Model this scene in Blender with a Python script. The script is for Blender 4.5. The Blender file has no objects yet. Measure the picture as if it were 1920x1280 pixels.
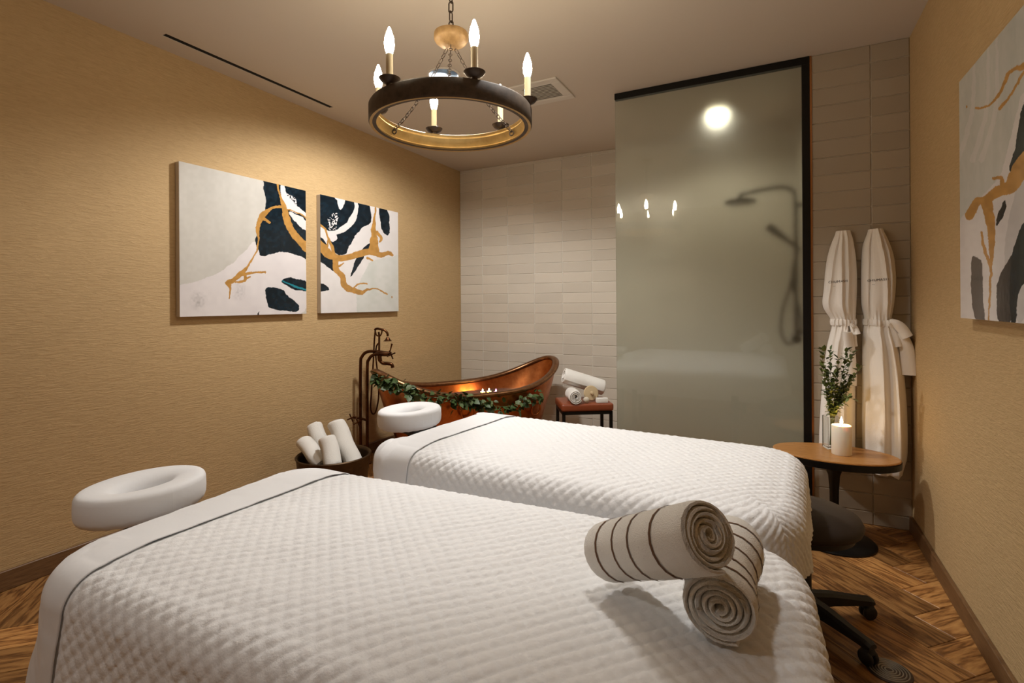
import bpy, bmesh, math, random
import numpy as np
from mathutils import Vector, Matrix, Euler
from mathutils.bvhtree import BVHTree
random.seed(7); rng = np.random.default_rng(5)
scn = bpy.context.scene
COL = scn.collection
PI = math.pi

# ------------------------------------------------------------------ camera
FPX, CX, CY, YAW, ROL, CH = 964.0, 960.0, 567.9, .4741, -.0064, 1.2804
S, C, sr, cr = math.sin(YAW), math.cos(YAW), math.sin(ROL), math.cos(ROL)
cam = bpy.data.cameras.new('camera'); camo = bpy.data.objects.new('camera', cam); COL.objects.link(camo)
cam.sensor_width = 36; cam.lens = 36*FPX/1920; cam.shift_y = -(640-CY)/1920; cam.clip_start = .02
Rv = Vector((C, S, 0)); Fv = Vector((-S, C, 0)); Uv = Vector((0, 0, 1))
cr_, cu_ = Rv*cr+Uv*sr, Uv*cr-Rv*sr
camo.matrix_world = Matrix(((cr_.x, cu_.x, -Fv.x, 0), (cr_.y, cu_.y, -Fv.y, 0), (cr_.z, cu_.z, -Fv.z, CH), (0, 0, 0, 1)))
scn.camera = camo

def px(X, Y, Z):
    z = Z-CH; t = -S*X+C*Y; r = C*X+S*Y
    return CX+FPX*(r*cr+z*sr)/t, CY-FPX*(-r*sr+z*cr)/t
def ray(u, v):
    a = (u-CX)/FPX; b = (CY-v)/FPX
    r = a*cr-b*sr; z = a*sr+b*cr
    return Vector((C*r-S, S*r+C, z))
def atz(u, v, z):
    d = ray(u, v); t = (z-CH)/d.z; return Vector((d.x*t, d.y*t, z))
def atY(u, v, Y):
    d = ray(u, v); t = Y/d.y; return Vector((d.x*t, Y, CH+d.z*t))
def atX(u, v, X):
    d = ray(u, v); t = X/d.x; return Vector((X, d.y*t, CH+d.z*t))

# ------------------------------------------------------------------ world, exposure
w = bpy.data.worlds.new('world'); scn.world = w; w.use_nodes = True
w.node_tree.nodes['Background'].inputs[0].default_value = (.9, .85, .8, 1)
w.node_tree.nodes['Background'].inputs[1].default_value = .0
scn.view_settings.view_transform = 'Standard'; scn.view_settings.look = 'None'
scn.view_settings.gamma = 1; scn.view_settings.use_curve_mapping = False
scn.view_settings.exposure = 0.0

XL, YA, XR, YB, H, YF = -3.105, 4.809, .6685, 3.5515, 2.74, -1.3
XJ = .175                     # left face of the wing wall beside the shower
ZBED = .71

def spot(name, loc, power, col, ang, blend=.5, rad=.085, aim_at=(0, 0, -1)):
    l = bpy.data.lights.new(name, 'SPOT'); l.energy = power; l.color = col; l.spot_size = math.radians(ang)
    l.spot_blend = blend; l.shadow_soft_size = rad
    o = bpy.data.objects.new(name, l); COL.objects.link(o); o.location = loc; o.rotation_euler = Vector(aim_at).to_track_quat('-Z', 'Y').to_euler()
    return o
CAN_A, CAN_B, CAN_S = (-.654, 1.863), (-1.878, 2.725), (-.388, 4.201)
FILL_CAN = (-1.266, -.35)  # unseen extra downlight behind the camera, added as fill
WHITE = (1, .975, .935)
spot('downlight_beam', (CAN_A[0], CAN_A[1], 2.735), 76, WHITE, 108, .9, aim_at=(.0, .25, -1))
spot('downlight_beam', (CAN_B[0], CAN_B[1], 2.735), 150, WHITE, 150, .42, aim_at=(-.20, .08, -1))
spot('downlight_beam', (FILL_CAN[0], FILL_CAN[1], 2.735), 40, WHITE, 104, .6)  # added fill lamp, brightens the bed sides that face the camera
spot('shower_beam', (CAN_S[0], CAN_S[1], 2.715), 24, (1, .90, .74), 150, .6)

# ------------------------------------------------------------------ materials
def new_mat(name):
    m = bpy.data.materials.new(name); m.use_nodes = True
    nt = m.node_tree; b = nt.nodes['Principled BSDF']
    return m, nt, b
def setp(b, **k):
    for n, v in k.items():
        b.inputs[n.replace('_', ' ')].default_value = v
def N(nt, t, **k):
    n = nt.nodes.new(t)
    for a, v in k.items(): setattr(n, a, v)
    return n
def coords(nt, scale=(1, 1, 1), space='Object', rot=(0, 0, 0)):
    tc = N(nt, 'ShaderNodeTexCoord'); mp = N(nt, 'ShaderNodeMapping')
    mp.inputs['Scale'].default_value = scale; mp.inputs['Rotation'].default_value = rot
    nt.links.new(tc.outputs[space], mp.inputs['Vector']); return mp.outputs[0]
def noise(nt, vec, scale, detail=4, rough=.55, dist=0):
    n = N(nt, 'ShaderNodeTexNoise'); n.inputs['Scale'].default_value = scale; n.inputs['Detail'].default_value = detail
    n.inputs['Roughness'].default_value = rough; n.inputs['Distortion'].default_value = dist
    nt.links.new(vec, n.inputs['Vector']); return n
def ramp(nt, fac, stops):
    r = N(nt, 'ShaderNodeValToRGB')
    while len(r.color_ramp.elements) < len(stops): r.color_ramp.elements.new(.5)
    for e, (p, c) in zip(r.color_ramp.elements, stops): e.position = p; e.color = (*c, 1)
    nt.links.new(fac, r.inputs[0]); return r.outputs[0]
def bump(nt, b, hgt, strength=.3, dist=.01):
    n = N(nt, 'ShaderNodeBump'); n.inputs['Strength'].default_value = strength; n.inputs['Distance'].default_value = dist
    nt.links.new(hgt, n.inputs['Height']); nt.links.new(n.outputs[0], b.inputs['Normal']); return n
def simple(name, col, rough=.5, metal=0, **k):
    m, nt, b = new_mat(name); setp(b, Base_Color=(*col, 1), Roughness=rough, Metallic=metal, **k); return m

def m_wallpaper():
    m, nt, b = new_mat('wallpaper'); setp(b, Roughness=.75)
    v = coords(nt, (6, 6, 42)); n1 = noise(nt, v, 3.2, 5, .6, .8)
    col = ramp(nt, n1.outputs[0], [(.3, (.50, .340, .165)), (.7, (.60, .418, .212))])
    nt.links.new(col, b.inputs['Base Color'])
    bump(nt, b, n1.outputs[0], .55, .008); return m
def m_wood(name, c1, c2, c3, stretch=(1.5, 14, 14), rough=.45, rnd=True, wav=True):
    m, nt, b = new_mat(name); setp(b, Roughness=rough)
    tc = N(nt, 'ShaderNodeTexCoord'); oi = N(nt, 'ShaderNodeObjectInfo')
    ad = N(nt, 'ShaderNodeVectorMath', operation='MULTIPLY_ADD')
    nt.links.new(oi.outputs['Random'], ad.inputs[0]); ad.inputs[1].default_value = (37, 23, 11)
    nt.links.new(tc.outputs['Object'], ad.inputs[2])
    mp = N(nt, 'ShaderNodeMapping'); mp.inputs['Scale'].default_value = stretch
    nt.links.new(ad.outputs[0], mp.inputs['Vector'])
    n1 = noise(nt, mp.outputs[0], 1.0, 3, .5, .4)
    mth = N(nt, 'ShaderNodeMath', operation='MULTIPLY'); mth.inputs[1].default_value = 34
    nt.links.new(n1.outputs[0], mth.inputs[0])
    sn = N(nt, 'ShaderNodeMath', operation='SINE'); nt.links.new(mth.outputs[0], sn.inputs[0])
    n2 = noise(nt, mp.outputs[0], 9, 4, .6)
    mx = N(nt, 'ShaderNodeMath', operation='MULTIPLY_ADD'); mx.inputs[1].default_value = .22 if wav else .06
    nt.links.new(sn.outputs[0], mx.inputs[0]); nt.links.new(n2.outputs[0], mx.inputs[2])
    col = ramp(nt, mx.outputs[0], [(.2, c1), (.5, c2), (.85, c3)])
    if rnd:
        hs = N(nt, 'ShaderNodeHueSaturation'); mr = N(nt, 'ShaderNodeMapRange')
        mr.inputs['To Min'].default_value = .6; mr.inputs['To Max'].default_value = 1.3
        nt.links.new(oi.outputs['Random'], mr.inputs[0]); nt.links.new(mr.outputs[0], hs.inputs['Value'])
        nt.links.new(col, hs.inputs['Color']); col = hs.outputs[0]
    nt.links.new(col, b.inputs['Base Color']); bump(nt, b, mx.outputs[0], .15, .003); return m
def m_tile(name, c):
    m, nt, b = new_mat(name); setp(b, Roughness=.12)
    oi = N(nt, 'ShaderNodeObjectInfo'); hs = N(nt, 'ShaderNodeHueSaturation'); mr = N(nt, 'ShaderNodeMapRange')
    mr.inputs['To Min'].default_value = .94; mr.inputs['To Max'].default_value = 1.05
    nt.links.new(oi.outputs['Random'], mr.inputs[0]); nt.links.new(mr.outputs[0], hs.inputs['Value'])
    hs.inputs['Color'].default_value = (*c, 1); nt.links.new(hs.outputs[0], b.inputs['Base Color'])
    tc = N(nt, 'ShaderNodeTexCoord'); ad = N(nt, 'ShaderNodeVectorMath', operation='MULTIPLY_ADD')
    nt.links.new(oi.outputs['Random'], ad.inputs[0]); ad.inputs[1].default_value = (31, 17, 53)
    nt.links.new(tc.outputs['Object'], ad.inputs[2])
    n = noise(nt, ad.outputs[0], 7, 1); bump(nt, b, n.outputs[0], .35, .02); return m
def m_fabric(name, c, scale=260, strength=.15, rough=.9, sheen=.25, wr=0, wscale=9):
    m, nt, b = new_mat(name); setp(b, Base_Color=(*c, 1), Roughness=rough, Sheen_Weight=sheen)
    v = coords(nt); n = noise(nt, v, scale, 3, .6); h = n.outputs[0]
    if wr:
        n2 = noise(nt, v, wscale, 4, .55, .6); ma = N(nt, 'ShaderNodeMath', operation='MULTIPLY_ADD')
        ma.inputs[1].default_value = wr; nt.links.new(n2.outputs[0], ma.inputs[0]); nt.links.new(h, ma.inputs[2]); h = ma.outputs[0]
    bump(nt, b, h, strength, .004); return m
def m_emit(name, col, s):
    m, nt, b = new_mat(name); setp(b, Base_Color=(*col, 1), Emission_Color=(*col, 1), Emission_Strength=s); return m
def m_metal_patina(name, c1, c2, rough=.35, metal=1, scale=14):
    m, nt, b = new_mat(name); setp(b, Roughness=rough, Metallic=metal)
    n = noise(nt, coords(nt), scale, 4, .6)
    nt.links.new(ramp(nt, n.outputs[0], [(.3, c1), (.7, c2)]), b.inputs['Base Color'])
    bump(nt, b, n.outputs[0], .12, .004); return m

M = {}
M['wallpaper'] = m_wallpaper()
M['ceiling'] = simple('ceiling_paint', (.64, .57, .49), .7)
M['floor_sub'] = simple('floor_joint', (.03, .018, .01), .8)
M['plank'] = m_wood('oak_plank', (.15, .060, .016), (.36, .165, .05), (.52, .27, .09), (2.2, 15, 15), .42)
M['base'] = m_wood('baseboard_wood', (.09, .042, .016), (.17, .088, .036), (.24, .13, .058), (2, 2, 30), .45, False, False)
M['tile'] = m_tile('glazed_tile', (.66, .61, .53))
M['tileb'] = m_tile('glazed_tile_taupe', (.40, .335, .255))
M['grout'] = simple('grout', (.90, .87, .80), .8)
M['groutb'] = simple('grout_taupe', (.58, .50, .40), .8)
M['black'] = simple('black_metal', (.012, .011, .010), .38, .6)
M['blackp'] = simple('black_plastic', (.012, .012, .012), .5)
M['copper_trim'] = simple('copper_trim', (.55, .27, .12), .3, 1)
M['quilt'] = m_fabric('white_quilt', (.82, .825, .835), 75, .55, .75, .15, 0)
M['sheet'] = m_fabric('white_sheet', (.80, .81, .83), 14, .35, .7, .15, 0)
M['terry'] = m_fabric('white_terry', (.90, .875, .82), 420, .75, .95, .5, .6, 40)
M['terry2'] = m_fabric('plain_terry', (.85, .835, .80), 300, .6, .95, .5, .8, 30)
M['stripe'] = m_fabric('brown_stripe', (.14, .065, .028), 400, .5, .95, .1)
M['robe'] = m_fabric('robe_cotton', (.92, .87, .81), 200, .25, .85, .25, 1.2, 14)
M['ink'] = simple('dark_thread', (.03, .022, .02), .8)
M['bronze'] = m_metal_patina('oil_bronze', (.055, .024, .012), (.15, .065, .028), .32)
M['copper'] = m_metal_patina('copper', (.42, .13, .04), (.58, .21, .07), .30, 1, 22)
M['copper_rim'] = m_metal_patina('aged_copper_rim', (.20, .095, .045), (.32, .17, .085), .32, 1, 30)
M['leather'] = simple('tan_leather', (.24, .058, .022), .36)
M['dleather'] = simple('dark_leather', (.024, .014, .009), .68)
M['leaf'] = simple('green_leaf', (.045, .085, .022), .5)
M['leaf2'] = simple('grey_green_leaf', (.085, .125, .045), .5)
M['leaf3'] = simple('olive_leaf', (.17, .21, .05), .5)
M['stem'] = simple('green_stem', (.11, .12, .035), .6)
M['wood_top'] = m_wood('teak_top', (.30, .12, .03), (.46, .21, .06), (.58, .30, .10), (3, 24, 24), .32, False, False)
M['bucket'] = m_metal_patina('dark_tub_metal', (.05, .03, .015), (.10, .06, .03), .45, .7)
M['ring_dark'] = m_metal_patina('dark_weathered_wood', (.05, .034, .022), (.10, .07, .047), .6, 0, 30)
M['gold'] = m_metal_patina('gilded', (.52, .35, .13), (.68, .48, .20), .42, .75, 24)
M['gold_wood'] = m_metal_patina('gilt_wood', (.22, .125, .045), (.36, .22, .09), .55, .2, 40)
M['ivory'] = simple('ivory_sleeve', (.72, .62, .42), .5)
M['iron'] = simple('dark_iron', (.07, .05, .038), .45, .7)
M['bulb'] = m_emit('lit_bulb', (1, .86, .64), 105)
M['flame'] = m_emit('flame', (1, .62, .22), 160)
M['pinkglow'] = m_emit('pink_flame', (1, .16, .5), 26)
M['lamp_disc'] = m_emit('lit_diffuser', (1, .87, .62), 4)
M['wax'] = simple('candle_wax', (.88, .82, .70), .5, 0, Subsurface_Weight=.4, Subsurface_Radius=(.03, .02, .01), Subsurface_Scale=.5)
M['reflector'] = simple('can_reflector', (.42, .47, .52), .28, .9)
M['white_paint'] = simple('white_enamel', (.70, .66, .60), .5)
M['grille'] = simple('grille_shadow', (.33, .29, .25), .6)
M['slot'] = simple('slot_black', (.004, .004, .004), .9)
M['brushwood'] = simple('pale_wood', (.55, .42, .25), .5)
M['stone'] = simple('pumice', (.58, .52, .42), .9)
M['disc'] = simple('brushed_disc', (.32, .28, .22), .45, .7)
M['steel_dark'] = simple('shower_black', (.012, .013, .013), .35, .4)
M['water'] = simple('bath_water', (.75, .8, .8), .05, 0, Transmission_Weight=.9, IOR=1.33)
M['canvas'] = simple('canvas_edge', (.62, .57, .52), .6)
def m_glass(name, tint, rough, coat):
    m, nt, b = new_mat(name)
    setp(b, Base_Color=(*tint, 1), Roughness=rough, Transmission_Weight=1, IOR=1.45)
    if coat: setp(b, Coat_Weight=1.0, Coat_Roughness=.01, Coat_IOR=1.6)
    return m
M['frost'] = m_glass('smoked_frosted_glass', (.72, .77, .70), .25, True)
M['clear'] = m_glass('clear_glass', (.96, .98, .97), 0.0, False)
def m_paint():
    m, nt, b = new_mat('abstract_paint'); setp(b, Roughness=.13)
    a = N(nt, 'ShaderNodeVertexColor', layer_name='paint'); nt.links.new(a.outputs[0], b.inputs['Base Color'])
    n = noise(nt, coords(nt, (30, 30, 30)), 1.4, 3); bump(nt, b, n.outputs[0], .05, .003); return m
M['paint'] = m_paint()

# ------------------------------------------------------------------ mesh helpers
def link(name, me, parent=None, mat=None):
    o = bpy.data.objects.new(name, me); COL.objects.link(o)
    if mat is not None and me is not None and not me.materials: me.materials.append(M[mat] if isinstance(mat, str) else mat)
    if parent is not None: o.parent = parent
    return o
def mk(name, vf, mat, parent=None, smooth=True):
    v, f = vf
    me = bpy.data.meshes.new(name); me.from_pydata([tuple(x) for x in v], [], f); me.update()
    if smooth:
        me.polygons.foreach_set('use_smooth', [True]*len(me.polygons)); me.set_sharp_from_angle(angle=math.radians(48))
    return link(name, me, parent, mat)
def join(*parts):
    V, F = [], []
    for v, f in parts:
        n = len(V); V += [tuple(x) for x in v]; F += [tuple(i+n for i in q) for q in f]
    return V, F
def xf(vf, M4):
    return [tuple(M4 @ Vector(x)) for x in vf[0]], vf[1]
def mv(vf, x, y, z, rz=0): return xf(vf, Matrix.Translation((x, y, z)) @ Matrix.Rotation(rz, 4, 'Z'))
def loft(rings, closed=True, cap=True):
    n = len(rings[0]); V = [tuple(p) for r in rings for p in r]; F = []
    for i in range(len(rings)-1):
        for j in range(n if closed else n-1):
            k = (j+1) % n
            F.append((i*n+j, i*n+k, (i+1)*n+k, (i+1)*n+j))
    if cap and closed:
        F.append(tuple(range(n))[::-1]); F.append(tuple(range((len(rings)-1)*n, len(rings)*n)))
    return V, F
def lathe(prof, seg=24, cap=True):
    return loft([[(r*math.cos(2*PI*k/seg), r*math.sin(2*PI*k/seg), z) for k in range(seg)] for r, z in prof], True, cap)
def tube(path, rad, seg=8, cap=True, up=(0, 0, 1)):
    P = [Vector(p) for p in path]; rings = []
    t0 = (P[1]-P[0]).normalized(); u = Vector(up)
    if abs(t0.dot(u)) > .95: u = Vector((1, 0, 0))
    nrm = (u-t0*u.dot(t0)).normalized()
    for i, p in enumerate(P):
        t = (P[min(i+1, len(P)-1)]-P[max(i-1, 0)]).normalized()
        nrm = (nrm-t*nrm.dot(t)).normalized(); bn = t.cross(nrm)
        r = rad[i] if isinstance(rad, (list, tuple)) else rad
        rings.append([p+nrm*(r*math.cos(2*PI*k/seg))+bn*(r*math.sin(2*PI*k/seg)) for k in range(seg)])
    return loft(rings, True, cap)
def torus(R, r, seg=24, s2=8, mat4=None, arc=2*PI):
    full = abs(arc-2*PI) < 1e-6; rings = []
    for i in range(seg+(0 if full else 1)):
        a = arc*i/seg
        rings.append([((R+r*math.cos(2*PI*k/s2))*math.cos(a), (R+r*math.cos(2*PI*k/s2))*math.sin(a), r*math.sin(2*PI*k/s2)) for k in range(s2)])
    if full: rings.append(rings[0])
    v, f = loft(rings, True, not full)
    return xf((v, f), mat4) if mat4 is not None else (v, f)
def bezier(pts, n=8):
    """Catmull-Rom through pts"""
    P = [Vector(p) for p in pts]; out = []
    for i in range(len(P)-1):
        p0, p1, p2, p3 = P[max(i-1, 0)], P[i], P[i+1], P[min(i+2, len(P)-1)]
        for k in range(n):
            t = k/n
            out.append(.5*((2*p1)+(p2-p0)*t+(2*p0-5*p1+4*p2-p3)*t*t+(3*p1-p0-3*p2+p3)*t**3))
    out.append(P[-1]); return out
def box(x0, x1, y0, y1, z0, z1, bev=0, seg=2):
    bm = bmesh.new(); bmesh.ops.create_cube(bm, size=1)
    for v in bm.verts: v.co = Vector(((x0+x1)/2+v.co.x*(x1-x0), (y0+y1)/2+v.co.y*(y1-y0), (z0+z1)/2+v.co.z*(z1-z0)))
    if bev: bmesh.ops.bevel(bm, geom=bm.edges[:], offset=bev, segments=seg, profile=.6, affect='EDGES')
    bm.verts.ensure_lookup_table()
    r = [tuple(v.co) for v in bm.verts], [tuple(v.index for v in f.verts) for f in bm.faces]
    bm.free(); return r
def empty(name, loc=(0, 0, 0), rz=0):
    o = bpy.data.objects.new(name, None); COL.objects.link(o); o.location = loc; o.rotation_euler = (0, 0, rz); o.empty_display_size = .05
    return o
def tag(o, label, cat, group=None):
    o['label'] = label; o['category'] = cat
    if group: o['group'] = group
    return o
def struct(o): o['kind'] = 'structure'; return o

# ------------------------------------------------------------------ room shell
T = .12
struct(mk('wall_left', box(XL-T, XL, YF-T, YA+T, 0, H), 'wallpaper', None, False))
struct(mk('wall_right', box(XR, XR+T, YF-T, YA+T, 0, H), 'wallpaper', None, False))
struct(mk('wall_front', box(XL, XR, YF-T, YF, 0, H), 'wallpaper', None, False))
wback = struct(mk('wall_back', box(XL, XR, YA, YA+T, 0, H), 'grout', None, False))
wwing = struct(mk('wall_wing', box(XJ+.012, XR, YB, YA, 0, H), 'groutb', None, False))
floor = struct(mk('floor', box(XL-T, XR+T, YF-T, YA+T, -.1, -.012), 'floor_sub', None, False))

# ceiling with real recesses (slot, cans)
ceil_o = mk('ceiling', box(XL-T, XR+T, YF-T, YA+T, H, H+.25), 'ceiling', None, False); struct(ceil_o)
cut = []
for (cx_, cy_) in (CAN_A, CAN_B, FILL_CAN): cut.append(mv(lathe([(.092, -.05), (.092, .16)], 40), cx_, cy_, H))
cut.append(mv(lathe([(.075, -.05), (.075, .03)], 40), CAN_S[0], CAN_S[1], H))
cut.append(box(-2.948, -2.910, 1.615, 2.79, H-.05, H+.06))
cutter = mk('cutter', join(*cut), 'ceiling', None, False)
md = ceil_o.modifiers.new('b', 'BOOLEAN'); md.operation = 'DIFFERENCE'; md.solver = 'EXACT'; md.object = cutter
bpy.context.view_layer.update()
dg = bpy.context.evaluated_depsgraph_get()
me = bpy.data.meshes.new_from_object(ceil_o.evaluated_get(dg)); ceil_o.modifiers.clear(); ceil_o.data = me
bpy.data.objects.remove(cutter)
lab = {CAN_A: 'recessed ceiling downlight above the foot of the beds', CAN_B: 'recessed ceiling downlight seen just above the dark chandelier ring', FILL_CAN: 'added fill downlight in the ceiling behind the camera, out of view'}
for c_ in lab:
    t = tag(empty('recessed_downlight', (c_[0], c_[1], H)), lab[c_], 'downlight')
    mk('reflector', lathe([(.0905, 0), (.088, .06), (.07, .14), (.0, .145)], 40, False), 'reflector', t)
    mk('trim_ring', lathe([(.090, .001), (.105, .001), (.107, -.003), (.104, -.006), (.092, -.005), (.090, .001)], 40, False), 'white_paint', t)
t = tag(empty('shower_downlight', (CAN_S[0], CAN_S[1], H)), 'round glowing downlight in the shower ceiling behind the frosted glass', 'downlight')
mk('diffuser', lathe([(0, .012), (.072, .012), (.072, .02), (0, .02)], 32, False), 'lamp_disc', t)
mk('trim_ring', lathe([(.072, .001), (.088, .001), (.088, -.006), (.073, -.004), (.072, .001)], 32, False), 'white_paint', t)
t = tag(empty('slot_diffuser', (0, 0, 0)), 'long black linear air slot in the ceiling along the left wall', 'air vent')
mk('slot', box(-2.947, -2.911, 1.616, 2.789, H+.003, H+.03), 'slot', t, False)
t = tag(empty('ceiling_vent', (-1.4245, 3.2645, H)), 'square white ceiling air grille above the copper bathtub', 'air vent')
fr = [box(-.17, .17, -.183, -.12, -.012, 0, .003, 1), box(-.17, .17, .12, .183, -.012, 0, .003, 1), box(-.17, -.107, -.12, .12, -.012, 0, .003, 1), box(.107, .17, -.12, .12, -.012, 0, .003, 1)]
mk('frame', join(*fr), 'white_paint', t, False)
mk('backing', box(-.107, .107, -.12, .12, -.002, 0), 'grille', t, False)
for k in range(11):
    y = -.11+k*.022
    mk('slat', xf(box(-.107, .107, -.008, .008, -.0012, .0012), Matrix.Translation((0, y, -.006)) @ Matrix.Rotation(.6, 4, 'X')), 'white_paint', t, False)

# baseboards
struct(mk('baseboard_left', box(XL, XL+.016, YF, YA, 0, .09, .003, 1), 'base', None, False))
struct(mk('baseboard_right', box(XR-.016, XR, YF, YB, 0, .085, .003, 1), 'base', None, False))
struct(mk('baseboard_front', box(XL+.016, XR-.016, YF, YF+.016, 0, .09, .003, 1), 'base', None, False))

# floor planks, herringbone
def clip(poly, x0, x1, y0, y1):
    for ax, lim, sg in ((0, x0, 1), (0, x1, -1), (1, y0, 1), (1, y1, -1)):
        out = []
        for i in range(len(poly)):
            a, b = poly[i], poly[(i+1) % len(poly)]
            ia, ib = sg*(a[ax]-lim) >= 0, sg*(b[ax]-lim) >= 0
            if ia: out.append(a)
            if ia != ib:
                t = (lim-a[ax])/(b[ax]-a[ax]); out.append((a[0]+(b[0]-a[0])*t, a[1]+(b[1]-a[1])*t))
        poly = out
        if not poly: return []
    return poly
W_, L_ = .1535, .7675
r2 = math.sqrt(.5)
for k in range(-40, 60):
    for m_ in range(-8, 9):
        for vert in (0, 1):
            p0, q0 = k*W_, k*W_+2*L_*m_
            if vert: a, b, c, d = p0-W_, p0, q0, q0+L_
            else: a, b, c, d = p0, p0+L_, q0, q0+W_
            g = .0013; oP, oQ = .25*W_, 4.72*W_
            rect = [(a+g+oP, c+g+oQ), (b-g+oP, c+g+oQ), (b-g+oP, d-g+oQ), (a+g+oP, d-g+oQ)]
            rot = lambda p: ((p[0]-p[1])*r2, (p[0]+p[1])*r2)
            cxy = rot((a+(b-a)/2+oP, c+(d-c)/2+oQ))
            if not (XL-1 < cxy[0] < XR+1 and YF-1 < cxy[1] < YA+1): continue
            poly = clip([rot(p) for p in rect], XL+.001, XR-.001, YF, YA-.001)
            if len(poly) < 3: continue
            ar = sum(poly[i][0]*poly[(i+1) % len(poly)][1]-poly[(i+1) % len(poly)][0]*poly[i][1] for i in range(len(poly)))/2
            if ar < .0004: continue
            ang = -PI/4 if vert else PI/4
            ca, sa = math.cos(-ang), math.sin(-ang)
            loc = [((x-cxy[0])*ca-(y-cxy[1])*sa, (x-cxy[0])*sa+(y-cxy[1])*ca) for x, y in poly]
            n = len(loc); cen = (sum(p[0] for p in loc)/n, sum(p[1] for p in loc)/n)
            def ins(p, e):
                dx, dy = p[0]-cen[0], p[1]-cen[1]; l = math.hypot(dx, dy); s_ = max(0, (l-e)/l); return (cen[0]+dx*s_, cen[1]+dy*s_)
            V = [(x, y, -.012) for x, y in loc]+[(x, y, -.0016) for x, y in loc]+[(*ins(p, .0022), 0) for p in loc]
            F = [(i, (i+1) % n, n+(i+1) % n, n+i) for i in range(n)]+[(n+i, n+(i+1) % n, 2*n+(i+1) % n, 2*n+i) for i in range(n)]+[tuple(range(2*n, 3*n))]
            o = mk('plank', (V, F), 'plank', floor, False); o.location = (cxy[0], cxy[1], 0); o.rotation_euler = (0, 0, ang)

# wall tiles
PT, PH, G = .3078, .1025, .0022
tile_mesh = {}
def tile_me(wd, ht, mat):
    key = (round(wd, 4), round(ht, 4), mat)
    if key not in tile_mesh:
        v, f = box(-wd/2, wd/2, -.0055, 0, -ht/2, ht/2, .0022, 1)
        me = bpy.data.meshes.new('tile'); me.from_pydata(v, [], f); me.materials.append(M[mat]); tile_mesh[key] = me
    return tile_mesh[key]
def tile_rows(z0):
    zs = [0.0]+[z0+PH*k for k in range(-30, 30) if .004 < z0+PH*k < H-.004]+[H]
    return list(zip(zs[:-1], zs[1:]))
xsA = [XL]+[-2.82+PT*k for k in range(0, 13) if -2.82+PT*k < XJ-.01]+[XJ]
rest = []
for i in range(len(xsA)-1):
    for z0, z1 in tile_rows(1.275):
        wd, ht = xsA[i+1]-xsA[i]-2*G, z1-z0-2*G
        if ht < .004: continue
        c_ = ((xsA[i]+xsA[i+1])/2, YA, (z0+z1)/2)
        if xsA[i] < -.95:
            o = link('tile', tile_me(wd, ht, 'tile'), wback); o.location = c_
            o.rotation_euler = (rng.normal(0, .004), 0, rng.normal(0, .003))
        else:
            rest.append(mv(box(-wd/2, wd/2, -.0055, 0, -ht/2, ht/2, .0022, 1), *c_))
o = mk('tile_field', join(*rest), 'tile', wback, False); o['kind'] = 'stuff'
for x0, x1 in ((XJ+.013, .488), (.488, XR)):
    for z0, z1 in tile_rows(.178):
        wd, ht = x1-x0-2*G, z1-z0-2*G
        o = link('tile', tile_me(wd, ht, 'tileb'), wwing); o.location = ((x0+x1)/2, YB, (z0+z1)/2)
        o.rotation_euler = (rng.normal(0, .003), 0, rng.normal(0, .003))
# shower return face of the wing wall (seen blurred through the glass)
rest = []
ys = [YB+.03]+[YB+.03+PT*k for k in range(1, 4)]+[YA-.009]
for i in range(len(ys)-1):
    for z0, z1 in tile_rows(.178):
        rest.append(xf(box(-(ys[i+1]-ys[i])/2+G, (ys[i+1]-ys[i])/2-G, -.0055, 0, -(z1-z0)/2+G, (z1-z0)/2-G, .001, 1),
                       Matrix.Translation((XJ+.012, (ys[i]+ys[i+1])/2, (z0+z1)/2)) @ Matrix.Rotation(-PI/2, 4, 'Z')))
o = mk('tile_field', join(*rest), 'tile', wwing, False); o['kind'] = 'stuff'
struct(mk('trim_1', box(XJ+.012, XJ+.022, YB-.012, YB, 0, H), 'copper_trim', None, False))

# ------------------------------------------------------------------ shower screen
XG = -.997
t = tag(empty('shower_screen', (0, 0, 0)), 'tall smoked frosted glass shower screen with black header and jamb', 'shower screen')
mk('glass_pane', box(XG, XJ-.03, YB-.004, YB+.006, .02, H-.035), 'frost', t, False)
mk('header_rail', box(XG, XJ+.011, YB-.02, YB+.022, H-.045, H-.002, .002, 1), 'black', t, False)
mk('jamb', box(XJ-.03, XJ+.011, YB-.02, YB+.022, .012, H-.045, .002, 1), 'black', t, False)
mk('sill_channel', box(XG, XJ-.03, YB-.014, YB+.016, 0, .03, .002, 1), 'black', t, False)

# shower column behind the glass
t = tag(empty('shower_column', (0, 0, 0)), 'black rain shower column blurred behind the frosted glass', 'shower')
ysx = 3.93; xr = XJ-.055
zt = atY(1497, 348, ysx).z; zb = atY(1497, 640, ysx).z; xh = atY(1388, 365, ysx).x
mk('riser_pipe', tube(bezier([(xr, ysx, zb), (xr, ysx, zb+.3), (xr, ysx, zt-.12), (xr-.03, ysx, zt-.02), (xr-.12, ysx, zt), (xh+.06, ysx, zt-.015), (xh, ysx, zt-.03), (xh, ysx, zt-.06)], 8), .013, 10), 'steel_dark', t)
mk('rain_head', mv(lathe([(0, .03), (.02, .028), (.03, .012), (.10, .008), (.105, 0), (.10, -.008), (0, -.008)], 28, False), xh, ysx, zt-.075), 'steel_dark', t)
for zz in (zt-.13, zb+.06):
    mk('bracket', tube([(xr, ysx, zz), (XJ+.003, ysx, zz)], .012, 10), 'steel_dark', t)
a, b = atY(1440, 424, ysx), atY(1492, 462, ysx)
hs = mk('hand_shower', tube([a, a*.6+b*.4, b*.7+a*.3, b, b+Vector((.01, 0, -.06))], [.026, .02, .013, .013, .012], 10), 'steel_dark', t)
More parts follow.
